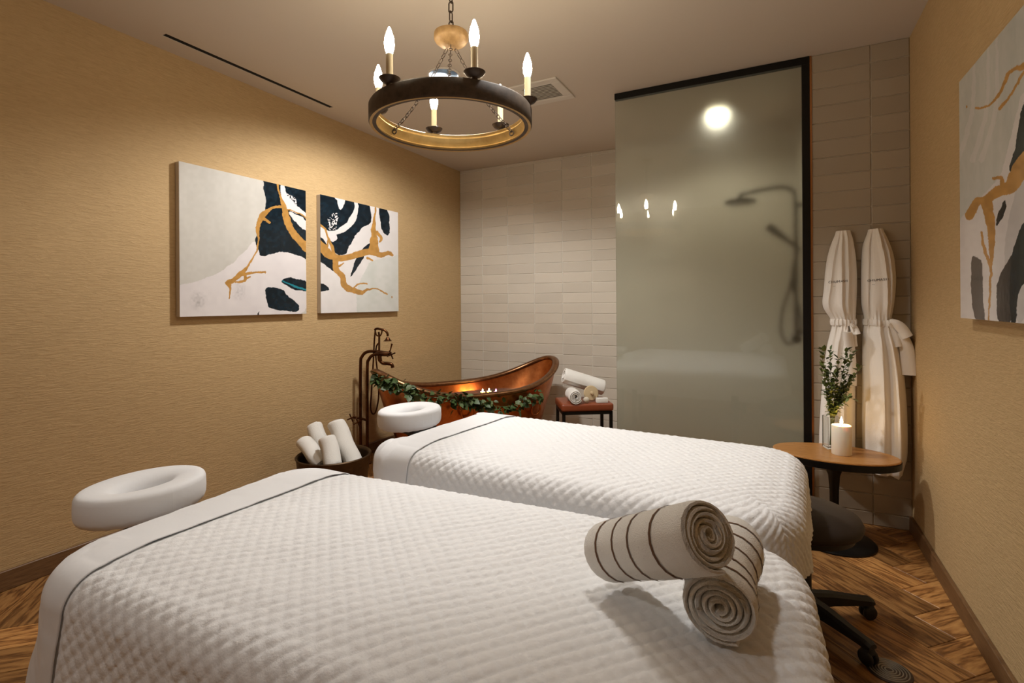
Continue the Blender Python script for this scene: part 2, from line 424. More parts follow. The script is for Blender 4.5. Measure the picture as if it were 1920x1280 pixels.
mk('slide_holder', tube([b+Vector((.0, 0, -.01)), (xr+.02, ysx, b.z-.03)], .02, 10), 'steel_dark', t)
mk('mixer_valve', tube([(xr, ysx-.09, zb+.02), (xr, ysx+.09, zb+.02)], .028, 14), 'steel_dark', t)
h0 = atY(1490, 485, ysx)
hp = bezier([h0, atY(1484, 530, ysx), atY(1468, 580, ysx), atY(1464, 620, ysx), atY(1476, 644, ysx), (xr, ysx-.02, zb+.01)], 8)
mk('hose', tube(hp, .009, 8), 'steel_dark', t)
hp = bezier([h0+Vector((0, .01, .0)), atY(1486, 530, ysx), atY(1497, 575, ysx), atY(1503, 610, ysx), (xr, ysx+.01, zb+.03)], 8)
mk('hose', tube(hp, .009, 8), 'steel_dark', t)

# ------------------------------------------------------------------ paintings (paint is a colour map on the canvas grid)
def inpoly(X, Y, poly):
    for _ in range(2):
        q = []
        for i in range(len(poly)):
            (x0, y0), (x1, y1) = poly[i], poly[(i+1) % len(poly)]
            q += [(x0*.8+x1*.2, y0*.8+y1*.2), (x0*.2+x1*.8, y0*.2+y1*.8)]
        poly = q
    r = np.zeros(X.shape, bool); n = len(poly)
    for i in range(n):
        x0, y0 = poly[i]; x1, y1 = poly[(i+1) % n]
        if y0 == y1: continue
        c_ = ((y0 > Y) != (y1 > Y)) & (X < (x1-x0)*(Y-y0)/(y1-y0)+x0); r ^= c_
    return r
def stroke(X, Y, pts):
    if len(pts) > 2: pts = [tuple(p) for p in bezier(pts, 5)]
    r = np.zeros(X.shape, bool)
    for (x0, y0, w0), (x1, y1, w1) in zip(pts[:-1], pts[1:]):
        dx, dy = x1-x0, y1-y0; l2 = dx*dx+dy*dy+1e-9
        t = np.clip(((X-x0)*dx+(Y-y0)*dy)/l2, 0, 1)
        r |= np.hypot(X-x0-t*dx, Y-y0-t*dy) < (w0+(w1-w0)*t)/2
    return r
def vnoise(X, Y, s, seed):
    g = np.random.default_rng(seed).random((64, 64)); x, y = X/s, Y/s
    xi, yi = np.floor(x).astype(int), np.floor(y).astype(int); fx, fy = x-xi, y-yi
    fx = fx*fx*(3-2*fx); fy = fy*fy*(3-2*fy)
    G_ = lambda i, j: g[i % 64, j % 64]
    return (G_(xi, yi)*(1-fx)+G_(xi+1, yi)*fx)*(1-fy)+(G_(xi, yi+1)*(1-fx)+G_(xi+1, yi+1)*fx)*fy
NAVY, GOLD_, WHT = np.array((.006, .014, .022)), np.array((.48, .25, .065)), np.array((.74, .70, .70))
def painting(name, label, X, y0, y1, z0, z1, sgn, crop, painter, side, n=400):
    """canvas standing off the wall at x=X; sgn=+1 faces +x"""
    ys_, zs_ = np.linspace(y0, y1, n), np.linspace(z0, z1, n)
    Yg, Zg = np.meshgrid(ys_, zs_, indexing='ij')
    z = Zg-CH; t = -S*X+C*Yg; r = C*X+S*Yg
    U = CX+FPX*(r*cr+z*sr)/t; Vv = CY-FPX*(-r*sr+z*cr)/t
    A, B = (U-crop[0])*crop[2], (Vv-crop[1])*crop[2]
    k = crop[3]
    A = A+(vnoise(A, B, 12*k, 1)-.5)*5*k+(vnoise(A, B, 40*k, 2)-.5)*10*k; B = B+(vnoise(A, B, 12*k, 3)-.5)*5*k+(vnoise(A, B, 40*k, 4)-.5)*10*k
    colr = painter(A, B, Yg, Zg)
    root = tag(empty(name, (X-sgn*.02, (y0+y1)/2, (z0+z1)/2)), label, 'painting')
    V = np.stack([np.full(n*n, sgn*.0205), Yg.ravel()-(y0+y1)/2, Zg.ravel()-(z0+z1)/2], 1)
    idx = np.arange(n*n).reshape(n, n)
    q = np.stack([idx[:-1, :-1], idx[1:, :-1], idx[1:, 1:], idx[:-1, 1:]], -1).reshape(-1, 4)
    if sgn < 0: q = q[:, ::-1]
    me = bpy.data.meshes.new('painted_face'); me.from_pydata(V.tolist(), [], q.tolist())
    at = me.color_attributes.new('paint', 'FLOAT_COLOR', 'POINT')
    rgba = np.ones((n*n, 4)); rgba[:, :3] = colr.reshape(-1, 3); at.data.foreach_set('color', rgba.ravel())
    link('painted_face', me, root, 'paint')
    hy_, hz_ = (y1-y0)/2, (z1-z0)/2
    mk('canvas_body', box(-.0188, .0188, -hy_, hy_, -hz_, hz_, .002, 1), side, root, False)
    return root
def base_wash(A, B, k, c0, c1):
    n_ = (vnoise(A, B*.35, 60*k, 11)*.6+vnoise(A, B, 25*k, 12)*.4)[..., None]
    return c0*(1-n_)+c1*n_
def paint1(A, B, Y, Z):
    c = base_wash(A, B, 1, np.array((.55, .53, .49)), np.array((.64, .62, .58)))
    lav = inpoly(A, B, [(60, 980), (350, 905), (500, 815), (600, 720), (668, 640), (700, 700), (715, 760), (800, 700), (1060, 760), (1060, 1220), (60, 1220)])
    c[lav] = (base_wash(A, B, 1.4, np.array((.68, .64, .65)), np.array((.78, .74, .74))))[lav]
    sm = np.clip(1-np.hypot(A-270, (B-1070)*.9)/75, 0, 1)*vnoise(A, B, 14, 21); c *= (1-.45*sm)[..., None]
    sm = np.clip(1-np.hypot(A-560, (B-1000)*.7)/60, 0, 1)*vnoise(A*2, B, 14, 22); c *= (1-.3*sm)[..., None]
    d = inpoly(A, B, [(724, 180), (1060, 250), (1060, 790), (960, 742), (880, 722), (800, 732), (712, 760), (690, 700), (668, 640), (690, 590), (715, 520), (742, 440), (748, 350), (735, 290)])
    dd = NAVY*(.6+.9*vnoise(A, B, 20, 31))[..., None]; c[d] = dd[d]
    for p in ([(846, 180), (885, 268), (900, 330), (960, 395), (1060, 480), (1060, 515), (985, 455), (905, 430), (880, 400), (858, 330)],
              [(900, 428), (1000, 478), (1060, 535), (1060, 600), (960, 520), (922, 478)]):
        m_ = inpoly(A, B, p); c[m_] = WHT
    m_ = inpoly(A, B, [(880, 300), (960, 340), (970, 420), (920, 370)]) & (vnoise(A, B, 7, 41) > .55); c[m_] = WHT
    for p in ([(745, 975), (800, 970), (870, 985), (900, 1030), (960, 1080), (985, 1110), (980, 1140), (930, 1148), (890, 1140), (820, 1140), (770, 1120), (745, 1060)],
              [(845, 930), (900, 905), (960, 910), (1060, 940), (1060, 1008), (960, 995), (890, 965)], [(684, 1170), (706, 1138), (700, 1172)]):
        m_ = inpoly(A, B, p); c[m_] = dd[m_]
    m_ = stroke(A, B, [(860, 928, 6), (940, 966, 12), (1060, 1000, 12)]); c[m_] = (.02, .22, .28)
    gl = [[(826, 240, 12), (850, 320, 14), (870, 390, 28), (880, 440, 42), (900, 510, 46), (940, 590, 48), (990, 650, 54), (1060, 710, 66)],
          [(865, 400, 22), (820, 405, 18), (770, 425, 20), (730, 460, 42), (700, 510, 36), (690, 570, 26), (697, 640, 12), (685, 710, 10), (650, 780, 12), (610, 840, 22), (570, 880, 34), (520, 920, 30), (485, 940, 44), (495, 985, 14), (487, 1050, 10)],
          [(725, 480, 20), (770, 515, 16)], [(590, 880, 24), (680, 870, 14), (740, 865, 15)], [(605, 880, 24), (590, 930, 18), (530, 935, 10)], [(600, 915, 16), (640, 900, 10)],
          [(900, 425, 10), (960, 440, 8), (1060, 505, 10)]]
    for g_ in gl:
        m_ = stroke(A, B, g_); c[m_] = (GOLD_*(.85+.3*vnoise(A, B, 18, 51))[..., None])[m_]
    return c
def paint2(A, B, Y, Z):
    c = base_wash(A, B, 1.2, np.array((.70, .67, .66)), np.array((.80, .77, .76)))
    g = inpoly(A, B, [(1385, 1200), (1388, 1000), (1420, 900), (1480, 790), (1600, 765), (1720, 740), (1720, 1200)])
    c[g] = base_wash(A, B, 1, np.array((.60, .62, .58)), np.array((.72, .72, .70)))[g]
    dd = NAVY*(.6+.9*vnoise(A, B, 20, 32))[..., None]
    for p in ([(1090, 270), (1250, 345), (1255, 390), (1275, 435), (1300, 400), (1305, 340), (1375, 360), (1370, 430), (1330, 500), (1260, 560), (1200, 580), (1150, 560), (1090, 500)],
              [(1398, 360), (1482, 380), (1490, 480), (1490, 520), (1430, 550), (1370, 620), (1330, 700), (1310, 750), (1250, 745), (1215, 700), (1190, 640), (1240, 605), (1330, 570), (1385, 500), (1402, 440)],
              [(1090, 590), (1160, 640), (1190, 720), (1240, 800), (1280, 880), (1250, 890), (1190, 830), (1090, 770)],
              [(1545, 390), (1600, 410), (1622, 480), (1622, 615), (1575, 590), (1555, 540), (1550, 470)],
              [(1480, 655), (1490, 690), (1440, 720), (1440, 760), (1400, 820), (1340, 915), (1350, 860), (1370, 790), (1430, 700)],
              [(1090, 930), (1175, 960), (1200, 990), (1150, 1005), (1090, 1015)]):
        m_ = inpoly(A, B, p); c[m_] = dd[m_]
    m_ = inpoly(A, B, [(1180, 470), (1260, 440), (1250, 560), (1190, 580)]) & (vnoise(A, B, 8, 42) > .62); c[m_] = WHT
    m_ = inpoly(A, B, [(1160, 590), (1240, 590), (1260, 640), (1210, 660)]); c[m_] = WHT
    gl = [[(1090, 640, 52), (1170, 720, 60), (1210, 755, 50), (1300, 770, 40), (1400, 740, 42), (1480, 720, 45), (1560, 745, 40), (1610, 730, 36), (1642, 745, 14)],
          [(1525, 405, 8), (1515, 490, 18), (1510, 560, 34), (1510, 640, 52), (1510, 710, 80)], [(1530, 580, 20), (1560, 625, 20), (1550, 655, 12)],
          [(1100, 505, 10), (1160, 560, 14), (1185, 620, 16), (1215, 700, 24), (1230, 750, 30)], [(1185, 640, 12), (1175, 700, 14)],
          [(1235, 770, 40), (1245, 850, 44), (1290, 900, 40), (1300, 960, 40), (1350, 990, 40), (1420, 1010, 26), (1470, 985, 12), (1530, 985, 10), (1600, 1020, 12)],
          [(1370, 975, 14), (1410, 950, 12), (1460, 950, 12)], [(1250, 830, 14), (1300, 805, 8)], [(1460, 765, 16), (1500, 785, 14)], [(1638, 1040, 6), (1640, 1050, 6)]]
    for g_ in gl:
        m_ = stroke(A, B, g_); c[m_] = (GOLD_*(.85+.3*vnoise(A, B, 18, 52))[..., None])[m_]
    return c
def paint3(A, B, Y, Z):
    c = base_wash(A*2, B*.5, .6, np.array((.52, .53, .50)), np.array((.62, .62, .59)))
    for x_, s_ in ((150, 0), (185, 8), (95, -20)):
        m_ = stroke(A, B, [(x_, 150, 8), (x_-5, 420, 16), (x_-60, 620, 20)]); c[m_] = c[m_]*.6+WHT*.4
    low = inpoly(A, B, [(30, 860), (80, 800), (200, 690), (250, 480), (289, 330), (700, 100), (700, 1500), (30, 1500)])
    c[low] = base_wash(A, B, .7, np.array((.66, .62, .62)), np.array((.76, .73, .72)))[low]
    gr = inpoly(A, B, [(205, 980), (240, 800), (289, 640), (420, 500), (400, 900), (289, 1250), (262, 1248)]); c[gr] = c[gr]*.82
    dd = NAVY*(.6+.9*vnoise(A, B, 12, 33))[..., None]
    gd = np.array((.045, .042, .042))
    for p, cc in (([(85, 985), (110, 1000), (130, 1010), (130, 1150), (140, 1260), (105, 1260), (85, 1150)], gd),
                  ([(183, 1080), (235, 1000), (258, 940), (250, 1100), (240, 1260), (185, 1260)], gd)):
        m_ = inpoly(A, B, p); c[m_] = cc
    for p in ([(235, 1010), (262, 920), (289, 850), (430, 640), (600, 700), (420, 1000), (289, 1090), (262, 1150), (262, 1260), (235, 1260)],
              [(420, 150), (289, 390), (270, 470), (260, 560), (222, 680), (289, 610), (420, 420), (520, 200)],
              [(218, 765), (185, 830), (180, 880), (205, 850), (222, 800)]):
        m_ = inpoly(A, B, p); c[m_] = dd[m_]
    gl = [[(105, 418, 8), (150, 410, 8), (190, 370, 10), (220, 310, 14), (228, 285, 16), (262, 262, 16), (289, 255, 26), (420, 150, 40)], [(195, 420, 12), (240, 365, 10), (270, 310, 10), (300, 270, 12)],
          [(78, 832, 38), (110, 780, 32), (140, 775, 30), (190, 740, 42), (240, 720, 52), (289, 640, 70), (480, 420, 90)], [(205, 725, 16), (202, 688, 14), (172, 690, 14)],
          [(145, 785, 46), (160, 860, 36), (165, 940, 26), (162, 1030, 12), (160, 1080, 10), (153, 1235, 6)], [(125, 900, 9), (135, 960, 12), (160, 1030, 10)], [(68, 410, 5), (68, 416, 5)]]
    for g_ in gl:
        m_ = stroke(A, B, g_); c[m_] = (GOLD_*(.85+.3*vnoise(A, B, 18, 53))[..., None])[m_]
    return c
ZT, SZ = 2.113, .9003
painting('abstract_painting', 'square abstract canvas, mostly pale grey, nearer of two on the left wall', XL+.04, 1.767, 1.767+SZ, ZT-SZ, ZT, 1, (300, 280, 3.765, 1), paint1, 'canvas')
painting('abstract_painting', 'square abstract canvas with navy arcs, farther of two on the left wall', XL+.04, 2.803, 2.803+SZ, ZT-SZ, ZT, 1, (300, 280, 3.765, 1), paint2, 'canvas')
painting('abstract_painting', 'abstract canvas in grey, navy and gold on the right wall', XR-.04, 2.531-SZ, 2.531, ZT-SZ, ZT, -1, (1780, 0, 2.064, .5), paint3, 'canvas')

# ------------------------------------------------------------------ massage tables
RP = .09
def drape(Lx, Wy, s0, s1, rside, afoot, off, c=.07, nds=.006, quilt=0, head=0, skew=0, ripple=.006, seed=0, flare=.10, wrinkle=0):
    """cloth over a box [0..Lx] x [-Wy/2..Wy/2], top at z=0. s0..s1 run along x (s1>Lx hangs over the foot, s0<0 hangs over the head)"""
    hx, hy = Lx-c-RP, Wy/2-c-RP
    ss = np.arange(s0, s1+nds*.5, nds); rr = np.linspace(-(hy+rside), hy+rside, int(2*(hy+rside)/nds)+1)
    Sg, Rg = np.meshgrid(ss, rr, indexing='ij')
    Ss = Sg+skew*Rg*np.clip((Lx*.5-Sg)/(Lx*.5), 0, 1)
    a = np.maximum(0, Ss-hx); ah = np.maximum(0, c+RP-Ss); b = np.maximum(0, np.abs(Rg)-hy)
    A = max(1e-6, afoot); Bm = rside
    dirx = np.where(a > 0, 1., -1.); aa = np.maximum(a, ah); AA = np.where(a > 0, A, max(1e-6, c+RP-s0 if s0 < c+RP else 1e-6))
    an, bn = aa/AA, b/Bm
    rho = np.maximum(an, bn); ph = np.arctan2(bn, an)
    both = (aa > 0) & (b > 0)
    D = AA*np.cos(ph)**2+Bm*np.sin(ph)**2
    ln = np.where(both, rho*D, aa+b)
    cx_ = np.where(both, np.cos(ph), (aa > 0)*1.); cy_ = np.where(both, np.sin(ph), (b > 0)*1.)
    q = c*PI/2+RP; l2 = np.clip(ln-RP, 0, c*PI/2)
    out = np.minimum(ln, RP)+np.where(ln < q, c*np.sin(l2/c), c+flare*(ln-q)); drop = .010*np.clip(ln/RP, 0, 1)**2+np.where(ln < q, c*(1-np.cos(l2/c)), c+(ln-q)*.995)
    hang = np.clip((ln-q)/.2, 0, 1.5)
    wv = np.sin(Sg*2*PI/.31+seed+np.sin(Rg*3))*np.cos(Sg*7+seed)*ripple*hang*cy_ + np.sin(Rg*2*PI/.28+seed*2)*ripple*hang*cx_
    wv += both*np.sin(ph*6+seed)*ripple*2.2*hang
    out = out+wv
    Xp = np.clip(Ss, c+RP, hx); Yp = np.clip(Rg, -hy, hy)
    X = Xp+dirx*out*cx_; Y = Yp+np.sign(Rg)*out*cy_
    top = (vnoise(Sg+9, Rg+9, .16, 60+seed)-.5)*.005
    Z = -drop+top*np.clip(1-ln/.08, 0, 1)
    P = np.stack([X, Y, Z], -1)
    du = np.gradient(P, axis=0); dv = np.gradient(P, axis=1); n = np.cross(du, dv); n /= np.linalg.norm(n, axis=-1, keepdims=True)+1e-12
    h = np.full(Sg.shape, off)
    if wrinkle:
        h = h+wrinkle*(vnoise(Sg*.3+5, Rg+5, .028, 80+seed)+.6*vnoise(Sg*.5+Rg*.3+5, Rg+5, .05, 81+seed)-.8)
    if quilt:
        p_, q_ = (Sg+Rg)/quilt, (Sg-Rg)/quilt
        pil = np.abs(np.sin(PI*p_))*np.abs(np.sin(PI*q_))
        ed_ = np.clip((Sg-s0-.012)/.02, 0, 1)
        h = h+ed_*.0050*np.power(pil, .38)*(.82+.36*vnoise(Sg, Rg, .02, 70+seed))+(vnoise(Sg, Rg, .009, 71+seed)-.5)*.0016
    P = P+n*h[..., None]
    ns, nr = Sg.shape; idx = np.arange(ns*nr).reshape(ns, nr)
    f = np.stack([idx[:-1, :-1], idx[1:, :-1], idx[1:, 1:], idx[:-1, 1:]], -1).reshape(-1, 4)
    return P.reshape(-1, 3), f
def mk_np(name, vf, mat, parent=None, solid=0):
    v, f = vf; me = bpy.data.meshes.new(name)
    me.vertices.add(len(v)); me.vertices.foreach_set('co', v.astype(np.float32).ravel())
    me.loops.add(f.size); me.loops.foreach_set('vertex_index', f.astype(np.int32).ravel())
    me.polygons.add(len(f)); me.polygons.foreach_set('loop_start', np.arange(0, f.size, 4, dtype=np.int32))
    me.update(calc_edges=True); me.validate()
    me.polygons.foreach_set('use_smooth', [True]*len(me.polygons))
    o = link(name, me, parent, mat)
    if solid:
        md = o.modifiers.new('thickness', 'SOLIDIFY'); md.thickness = solid; md.offset = -1
    return o
def face_cradle(t, x, y, z, rz):
    rings = []
    for k in range(49):
        a = 2*PI*k/48; px_, py_ = x+.092*math.cos(a), y+.127*math.sin(a); ring = []
        nx_, ny_ = math.cos(a)/.092, math.sin(a)/.127; l_ = math.hypot(nx_, ny_); nx_, ny_ = nx_/l_, ny_/l_
        for j in range(24):
            q = 2*PI*j/24; cc, s_ = math.cos(q), math.sin(q)
            rr = .051*math.copysign(abs(cc)**.62, cc); zz = .046*math.copysign(abs(s_)**.62, s_)+(.010*cc if s_ > 0 else 0)+.0012*math.sin(a*26)*(s_ < .3)
            ring.append((px_+rr*nx_, py_+rr*ny_, z+zz))
        rings.append(ring)
    cu_o = mk('face_cushion', loft(rings, True, False), 'sheet', t)
    mk('cushion_cover', mv(lathe([(0, .004), (.03, .002), (.05, .016), (.066, .034), (.066, .02), (0, -.01)], 28, False), x, y, z-.025), 'sheet', cu_o)
    mk('cradle_bracket', join(box(x-.10, x+.10, y-.09, y+.09, z-.062, z-.047, .004, 1), tube([(x+.02, y-.06, z-.06), (x+.26, y-.06, z-.17)], .008), tube([(x+.02, y+.06, z-.06), (x+.26, y+.06, z-.17)], .008)), 'blackp', t)
def bed(label, loc, rz, Lx, Wy, sheet, qs0, afoot, rside, skew, labels, cr_):
    x0, y0 = loc
    t = tag(empty('massage_table', (x0, y0, 0), rz), label, 'massage table')
    ztop = ZBED-.012
    rr_ = []
    for ins_, zz_2 in ((.10, 0), (.055, -.004), (.03, -.014), (.016, -.032), (.012, -.055), (.012, -.10), (.018, -.125), (.04, -.145), (.08, -.15)):
        ring = []
        for cx_, cy_, q_ in ((Lx-.16, Wy/2-.16, 0), (.16, Wy/2-.16, 1), (.16, -Wy/2+.16, 2), (Lx-.16, -Wy/2+.16, 3)):
            for k_ in range(9):
                an = q_*PI/2+k_*PI/16; ring.append((cx_+(.146-ins_)*math.cos(an), cy_+(.146-ins_)*math.sin(an), ztop-.020+zz_2))
        rr_.append(ring)
    mk('mattress', loft(rr_[::-1]), 'sheet', t)
    mk('table_frame', box(.10, Lx-.10, -Wy/2+.10, Wy/2-.10, ztop-.22, ztop-.15, .006, 1), 'dleather', t, False)
    for sx in (.22, Lx-.42):
        for sy in (-1, 1):
            mk('leg', tube([(sx, sy*(Wy/2-.1), ztop-.2), (sx, sy*(Wy/2-.1), 0)], [.028, .022], 12), 'dleather', t)
    face_cradle(t, cr_[0], cr_[1], ztop-.012+cr_[2], 0)
    q = tag(mk_np('quilt', drape(Lx, Wy, qs0, Lx-.16+afoot, rside, afoot, .003, quilt=.0385, skew=skew, seed=int(Lx*10), nds=.0043), 'quilt', None, .004), labels[0], 'quilt')
    s = tag(mk_np('top_sheet', drape(Lx, Wy, sheet[0], sheet[1], rside+sheet[2], .05, .0098, skew=skew, seed=int(Lx*10), nds=.006, wrinkle=.002), 'sheet', None, .002), labels[1], 'bed sheet')
    for o in (q, s): o.location = (x0, y0, ztop); o.rotation_euler = (0, 0, rz)
    return t
bed('nearer padded massage table with white face cradle', (-1.575, .945), math.radians(2.5), 1.655, .83, (-.02, .23, .0), .22, .40, .55, .085,
    ('white diamond quilted coverlet on the nearer massage table', 'smooth white sheet band at the head of the nearer massage table'), (-.185, -.035, .0))
bed('farther padded massage table with white face cradle', (-1.53, 2.03), math.radians(-3), 1.615, .83, (.13, .285, .0), .275, .31, .33, .06,
    ('white diamond quilted coverlet on the farther massage table', 'smooth white sheet band at the head of the farther massage table'), (-.13, .05, .02))

# ------------------------------------------------------------------ rolled towels
def towel_roll(name, label, R, Ln, turns=4.2, mat='terry', stripes=(), parent=None, sq=1.0, seed=0, core=.012):
    """roll with its axis along local x, centre at origin; strip with real thickness wound in a spiral"""
    n = int(turns*22); pitch = (R-core)/turns
    def sp(t, off):
        th = 2*PI*turns*t; r = core+pitch*turns*t+off
        r *= 1+.025*math.sin(3*th+seed)*(1-t)+.012*math.sin(2*th+1.3*seed)
        return (r*math.cos(th+seed), r*math.sin(th+seed)*sq)
    xs = [-Ln/2, -Ln/2+.006, -Ln/2+.016]+[(-.5+k/10)*Ln for k in range(1, 10)]+[Ln/2-.016, Ln/2-.006, Ln/2]
    tk = [.20, .42, .485]+[.49]*9+[.485, .42, .20]
    rings = []
    for x, hk in zip(xs, tk):
        wob = .004*math.sin(x*31+seed)
        inn = [sp(k/n, -pitch*hk) for k in range(n+1)]; outr = [sp(k/n, pitch*hk) for k in range(n+1)]
        edge = x+0
        rings.append([(edge+(.004*math.sin(k*.21+seed) if abs(x) > Ln/2-.02 else 0), p[0]+wob, p[1]) for k, p in enumerate(inn+outr[::-1])])
    vf = loft(rings)
    o = mk(name, vf, mat, parent)
    for sx in stripes:
        rr = []
        for dx, ho in ((-.0026, .49), (-.0022, .51), (.0022, .51), (.0026, .49)):
            wob = .004*math.sin((sx+dx)*31+seed)
            rr.append([(sx+dx, p[0]+wob, p[1]) for p in (sp(1-k/(22*1.0)/turns, pitch*ho+.0012) for k in range(23))])
        mk('stripe', loft(rr, False, False), 'stripe', o)
    return o
LT1 = .29
t1 = towel_roll('rolled_towel', '', .058, LT1, 5.2, 'terry', (-.105, -.052, .006, .072), seed=3.5, sq=.96, core=.006)
tag(t1, 'cream towel roll with brown stripes lying across the other roll', 'towel', 'striped towel rolls on the bed')
t2 = towel_roll('rolled_towel', '', .061, .27, 5.2, 'terry', (-.09, -.04, .01, .06, .10), seed=3.9, sq=.93, core=.006)
tag(t2, 'cream towel roll with brown stripes underneath, spiral end facing out', 'towel', 'striped towel rolls on the bed')
def aim(o, p, d):
    """local +x along d"""
    d = Vector(d).normalized(); y = Vector((0, 0, 1)).cross(d).normalized(); z = d.cross(y)
    o.matrix_world = Matrix(((d.x, y.x, z.x, p[0]), (d.y, y.y, z.y, p[1]), (d.z, y.z, z.z, p[2]), (0, 0, 0, 1)))
zt_ = ZBED+.004
e2 = atz(1345, 1140, zt_+.058)                     # near spiral end of the lower roll
d2 = (e2-atz(1376, 1012, zt_+.058)).normalized()   # its axis points towards the viewer
aim(t2, (e2-d2*.135)+Vector((0, 0, 0)), d2)
t2.location.z = zt_+.058
e1 = atz(1328, 1006, zt_+.184); e0 = atz(1158, 1031, zt_+.064)
d1 = (e1-e0).normalized(); aim(t1, e1-d1*(LT1/2)+Vector((0, 0, .003)), d1)

# ------------------------------------------------------------------ chandelier
XC, YC = -1.174, 1.758
ZR = 1.995
ch = tag(empty('chandelier', (XC, YC, ZR)), 'dark ring chandelier with gilded inside and six candle bulbs on chains', 'chandelier')
Ro = .328
mk('ring', lathe([(Ro-.03, .002), (Ro-.004, 0), (Ro, .006), (Ro, .064), (Ro-.004, .07), (Ro-.03, .07)], 96, False), 'ring_dark', ch)
mk('gilded_lining', lathe([(Ro-.03, .07), (Ro-.036, .066), (Ro-.030, .058), (Ro-.034, .050), (Ro-.022, .034), (Ro-.018, .018), (Ro-.026, .012), (Ro-.020, .004), (Ro-.012, -.001), (Ro-.004, -.0005)], 96, False), 'gold', ch)
toC = Vector((-XC, -YC, 0)).normalized(); a0 = math.atan2(toC.y, toC.x)+math.radians(15)
for k in range(6):
    a = a0+k*PI/3; x, y = (Ro-.015)*math.cos(a), (Ro-.015)*math.sin(a)
    cnd = mk('candle_cup', mv(lathe([(0, .066), (.012, .068), (.014, .078), (.030, .086), (.039, .098), (.037, .099), (.026, .092), (0, .090)], 24, False), x, y, 0), 'iron', ch)
    mk('candle_sleeve', mv(lathe([(.0125, .088), (.0125, .185), (.010, .187), (0, .187)], 16, False), x, y, 0), 'ivory', cnd)
    mk('bulb', mv(lathe([(0, .186), (.011, .187), (.0165, .205), (.0185, .222), (.016, .245), (.009, .268), (.003, .283), (0, .285)], 16, False), x, y, 0), 'bulb', cnd)
ZH = 2.36-ZR
mk('hub', mv(lathe([(0, .032), (.014, .032), (.016, .026), (.060, .026), (.068, .022), (.0695, .016), (.0695, -.002), (.064, -.012), (.052, -.022), (.034, -.030), (.018, -.034), (0, -.035)], 40, False), 0, 0, ZH), 'gold_wood', ch)
def chain(p, q, ln, wd, wire, sag=0):
    p, q = Vector(p), Vector(q); n = max(2, int((q-p).length/(ln-2*wire)*1.0)); parts = []
    d = (q-p).normalized(); up = Vector((0, 0, 1)) if abs(d.z) < .9 else Vector((1, 0, 0))
    s1 = d.cross(up).normalized(); s2 = d.cross(s1)
    for k in range(n):
        c_ = p.lerp(q, (k+.5)/n); c_.z -= sag*math.sin(PI*(k+.5)/n)
        e = s1 if k % 2 else s2; hl, hw = (q-p).length/n/2+wire, wd/2
        pts = [c_+d*(hl-hw)*sx*1+(d*math.cos(b_)+e*math.sin(b_))*hw if False else c_+d*((hl-hw)*(1 if math.cos(b_) > 0 else -1)+hw*math.cos(b_))+e*(hw*math.sin(b_)) for b_ in [2*PI*(i+.5)/12 for i in range(12)]]
        rings = []
        for i, pt in enumerate(pts+[pts[0]]):
            i_ = i % 12; tg = (pts[(i_+1) % 12]-pts[i_-1]).normalized(); nn = d.cross(e).normalized(); b2 = tg.cross(nn)
            rings.append([pt+nn*(wire*math.cos(2*PI*j/6))+b2*(wire*math.sin(2*PI*j/6)) for j in range(6)])
        parts.append(loft(rings, True, False))
    return join(*parts)
for k in range(3):
    a = a0+PI/6+PI+PI/6*0+k*2*PI/3+math.radians(12)
    x, y = (Ro-.034)*math.cos(a), (Ro-.034)*math.sin(a)
    cc = mk('chain', chain((.020*math.cos(a), .020*math.sin(a), ZH-.036), (x, y, .04), .021, .013, .0017, .03), 'iron', ch)
    mk('ring_eye', torus(.010, .003, 16, 6, Matrix.Translation((x, y, .032)) @ Matrix.Rotation(PI/2, 4, 'X')), 'iron', cc)
mk('suspension_chain', chain((0, 0, ZH+.03), (0, 0, H-ZR-.03), .042, .020, .0028), 'iron', ch)
mk('ceiling_canopy', lathe([(0, H-ZR), (.062, H-ZR), (.062, H-ZR-.006), (.045, H-ZR-.016), (.014, H-ZR-.026), (0, H-ZR-.034)], 32, False), 'gold_wood', ch)

# ------------------------------------------------------------------ copper bathtub
tc = Vector((-2.30, 3.74, 0)); tang = math.radians(60.5)
tub = tag(empty('bathtub', tc, tang), 'double slipper copper bathtub with rolled rim and ring handles', 'bathtub')
At, Bt = .84, .365
def rimp(ph, ga=0., gz=0.):
    c_, s_ = math.cos(ph), math.sin(ph)
    z = .555+.205*abs(c_)**2.6
    return ((At+ga)*math.copysign(abs(c_)**.92, c_), (Bt+ga)*math.copysign(abs(s_)**.92, s_), z+gz)
NT = 96
def shell(inset, zbot, ba, bb):
    rings = []
    for k in range(15):
        t = k/14; ring = []
        for j in range(NT):
            ph = 2*PI*j/NT; x, y, z = rimp(ph, -inset)
            xb, yb = (ba)*math.cos(ph), (bb)*math.sin(ph)
            e = t**.85 if True else t
            bl = 1-(1-t)**1.0
            ring.append((x+(xb-x)*(bl**1.25), y+(yb-y)*(bl**1.4), z+(zbot-z)*t))
        rings.append(ring)
    return loft(rings, True, False), rings
(vo, ro) = shell(0, .03, .60, .27); (vi, ri) = shell(.012, .10, .56, .24)
tub_out = mk('outer_shell', vo, 'copper', tub)
botcap = ([tuple(p) for p in ri[-1]], [tuple(range(NT))])
mk('basin', join((vi[0], [q[::-1] for q in vi[1]]), botcap), 'copper', tub)
mk('plinth', lathe([(1.04, 0), (1.04, .02), (1.0, .04), (0, .04)], 48, False) and xf(lathe([(1.05, 0), (1.05, .02), (1.0, .05), (0, .05)], 64, False), Matrix.Diagonal((.60, .27, 1, 1))), 'copper_rim', tub)
rp = [rimp(2*PI*j/NT, -.002, .004) for j in range(NT)]
rings = []
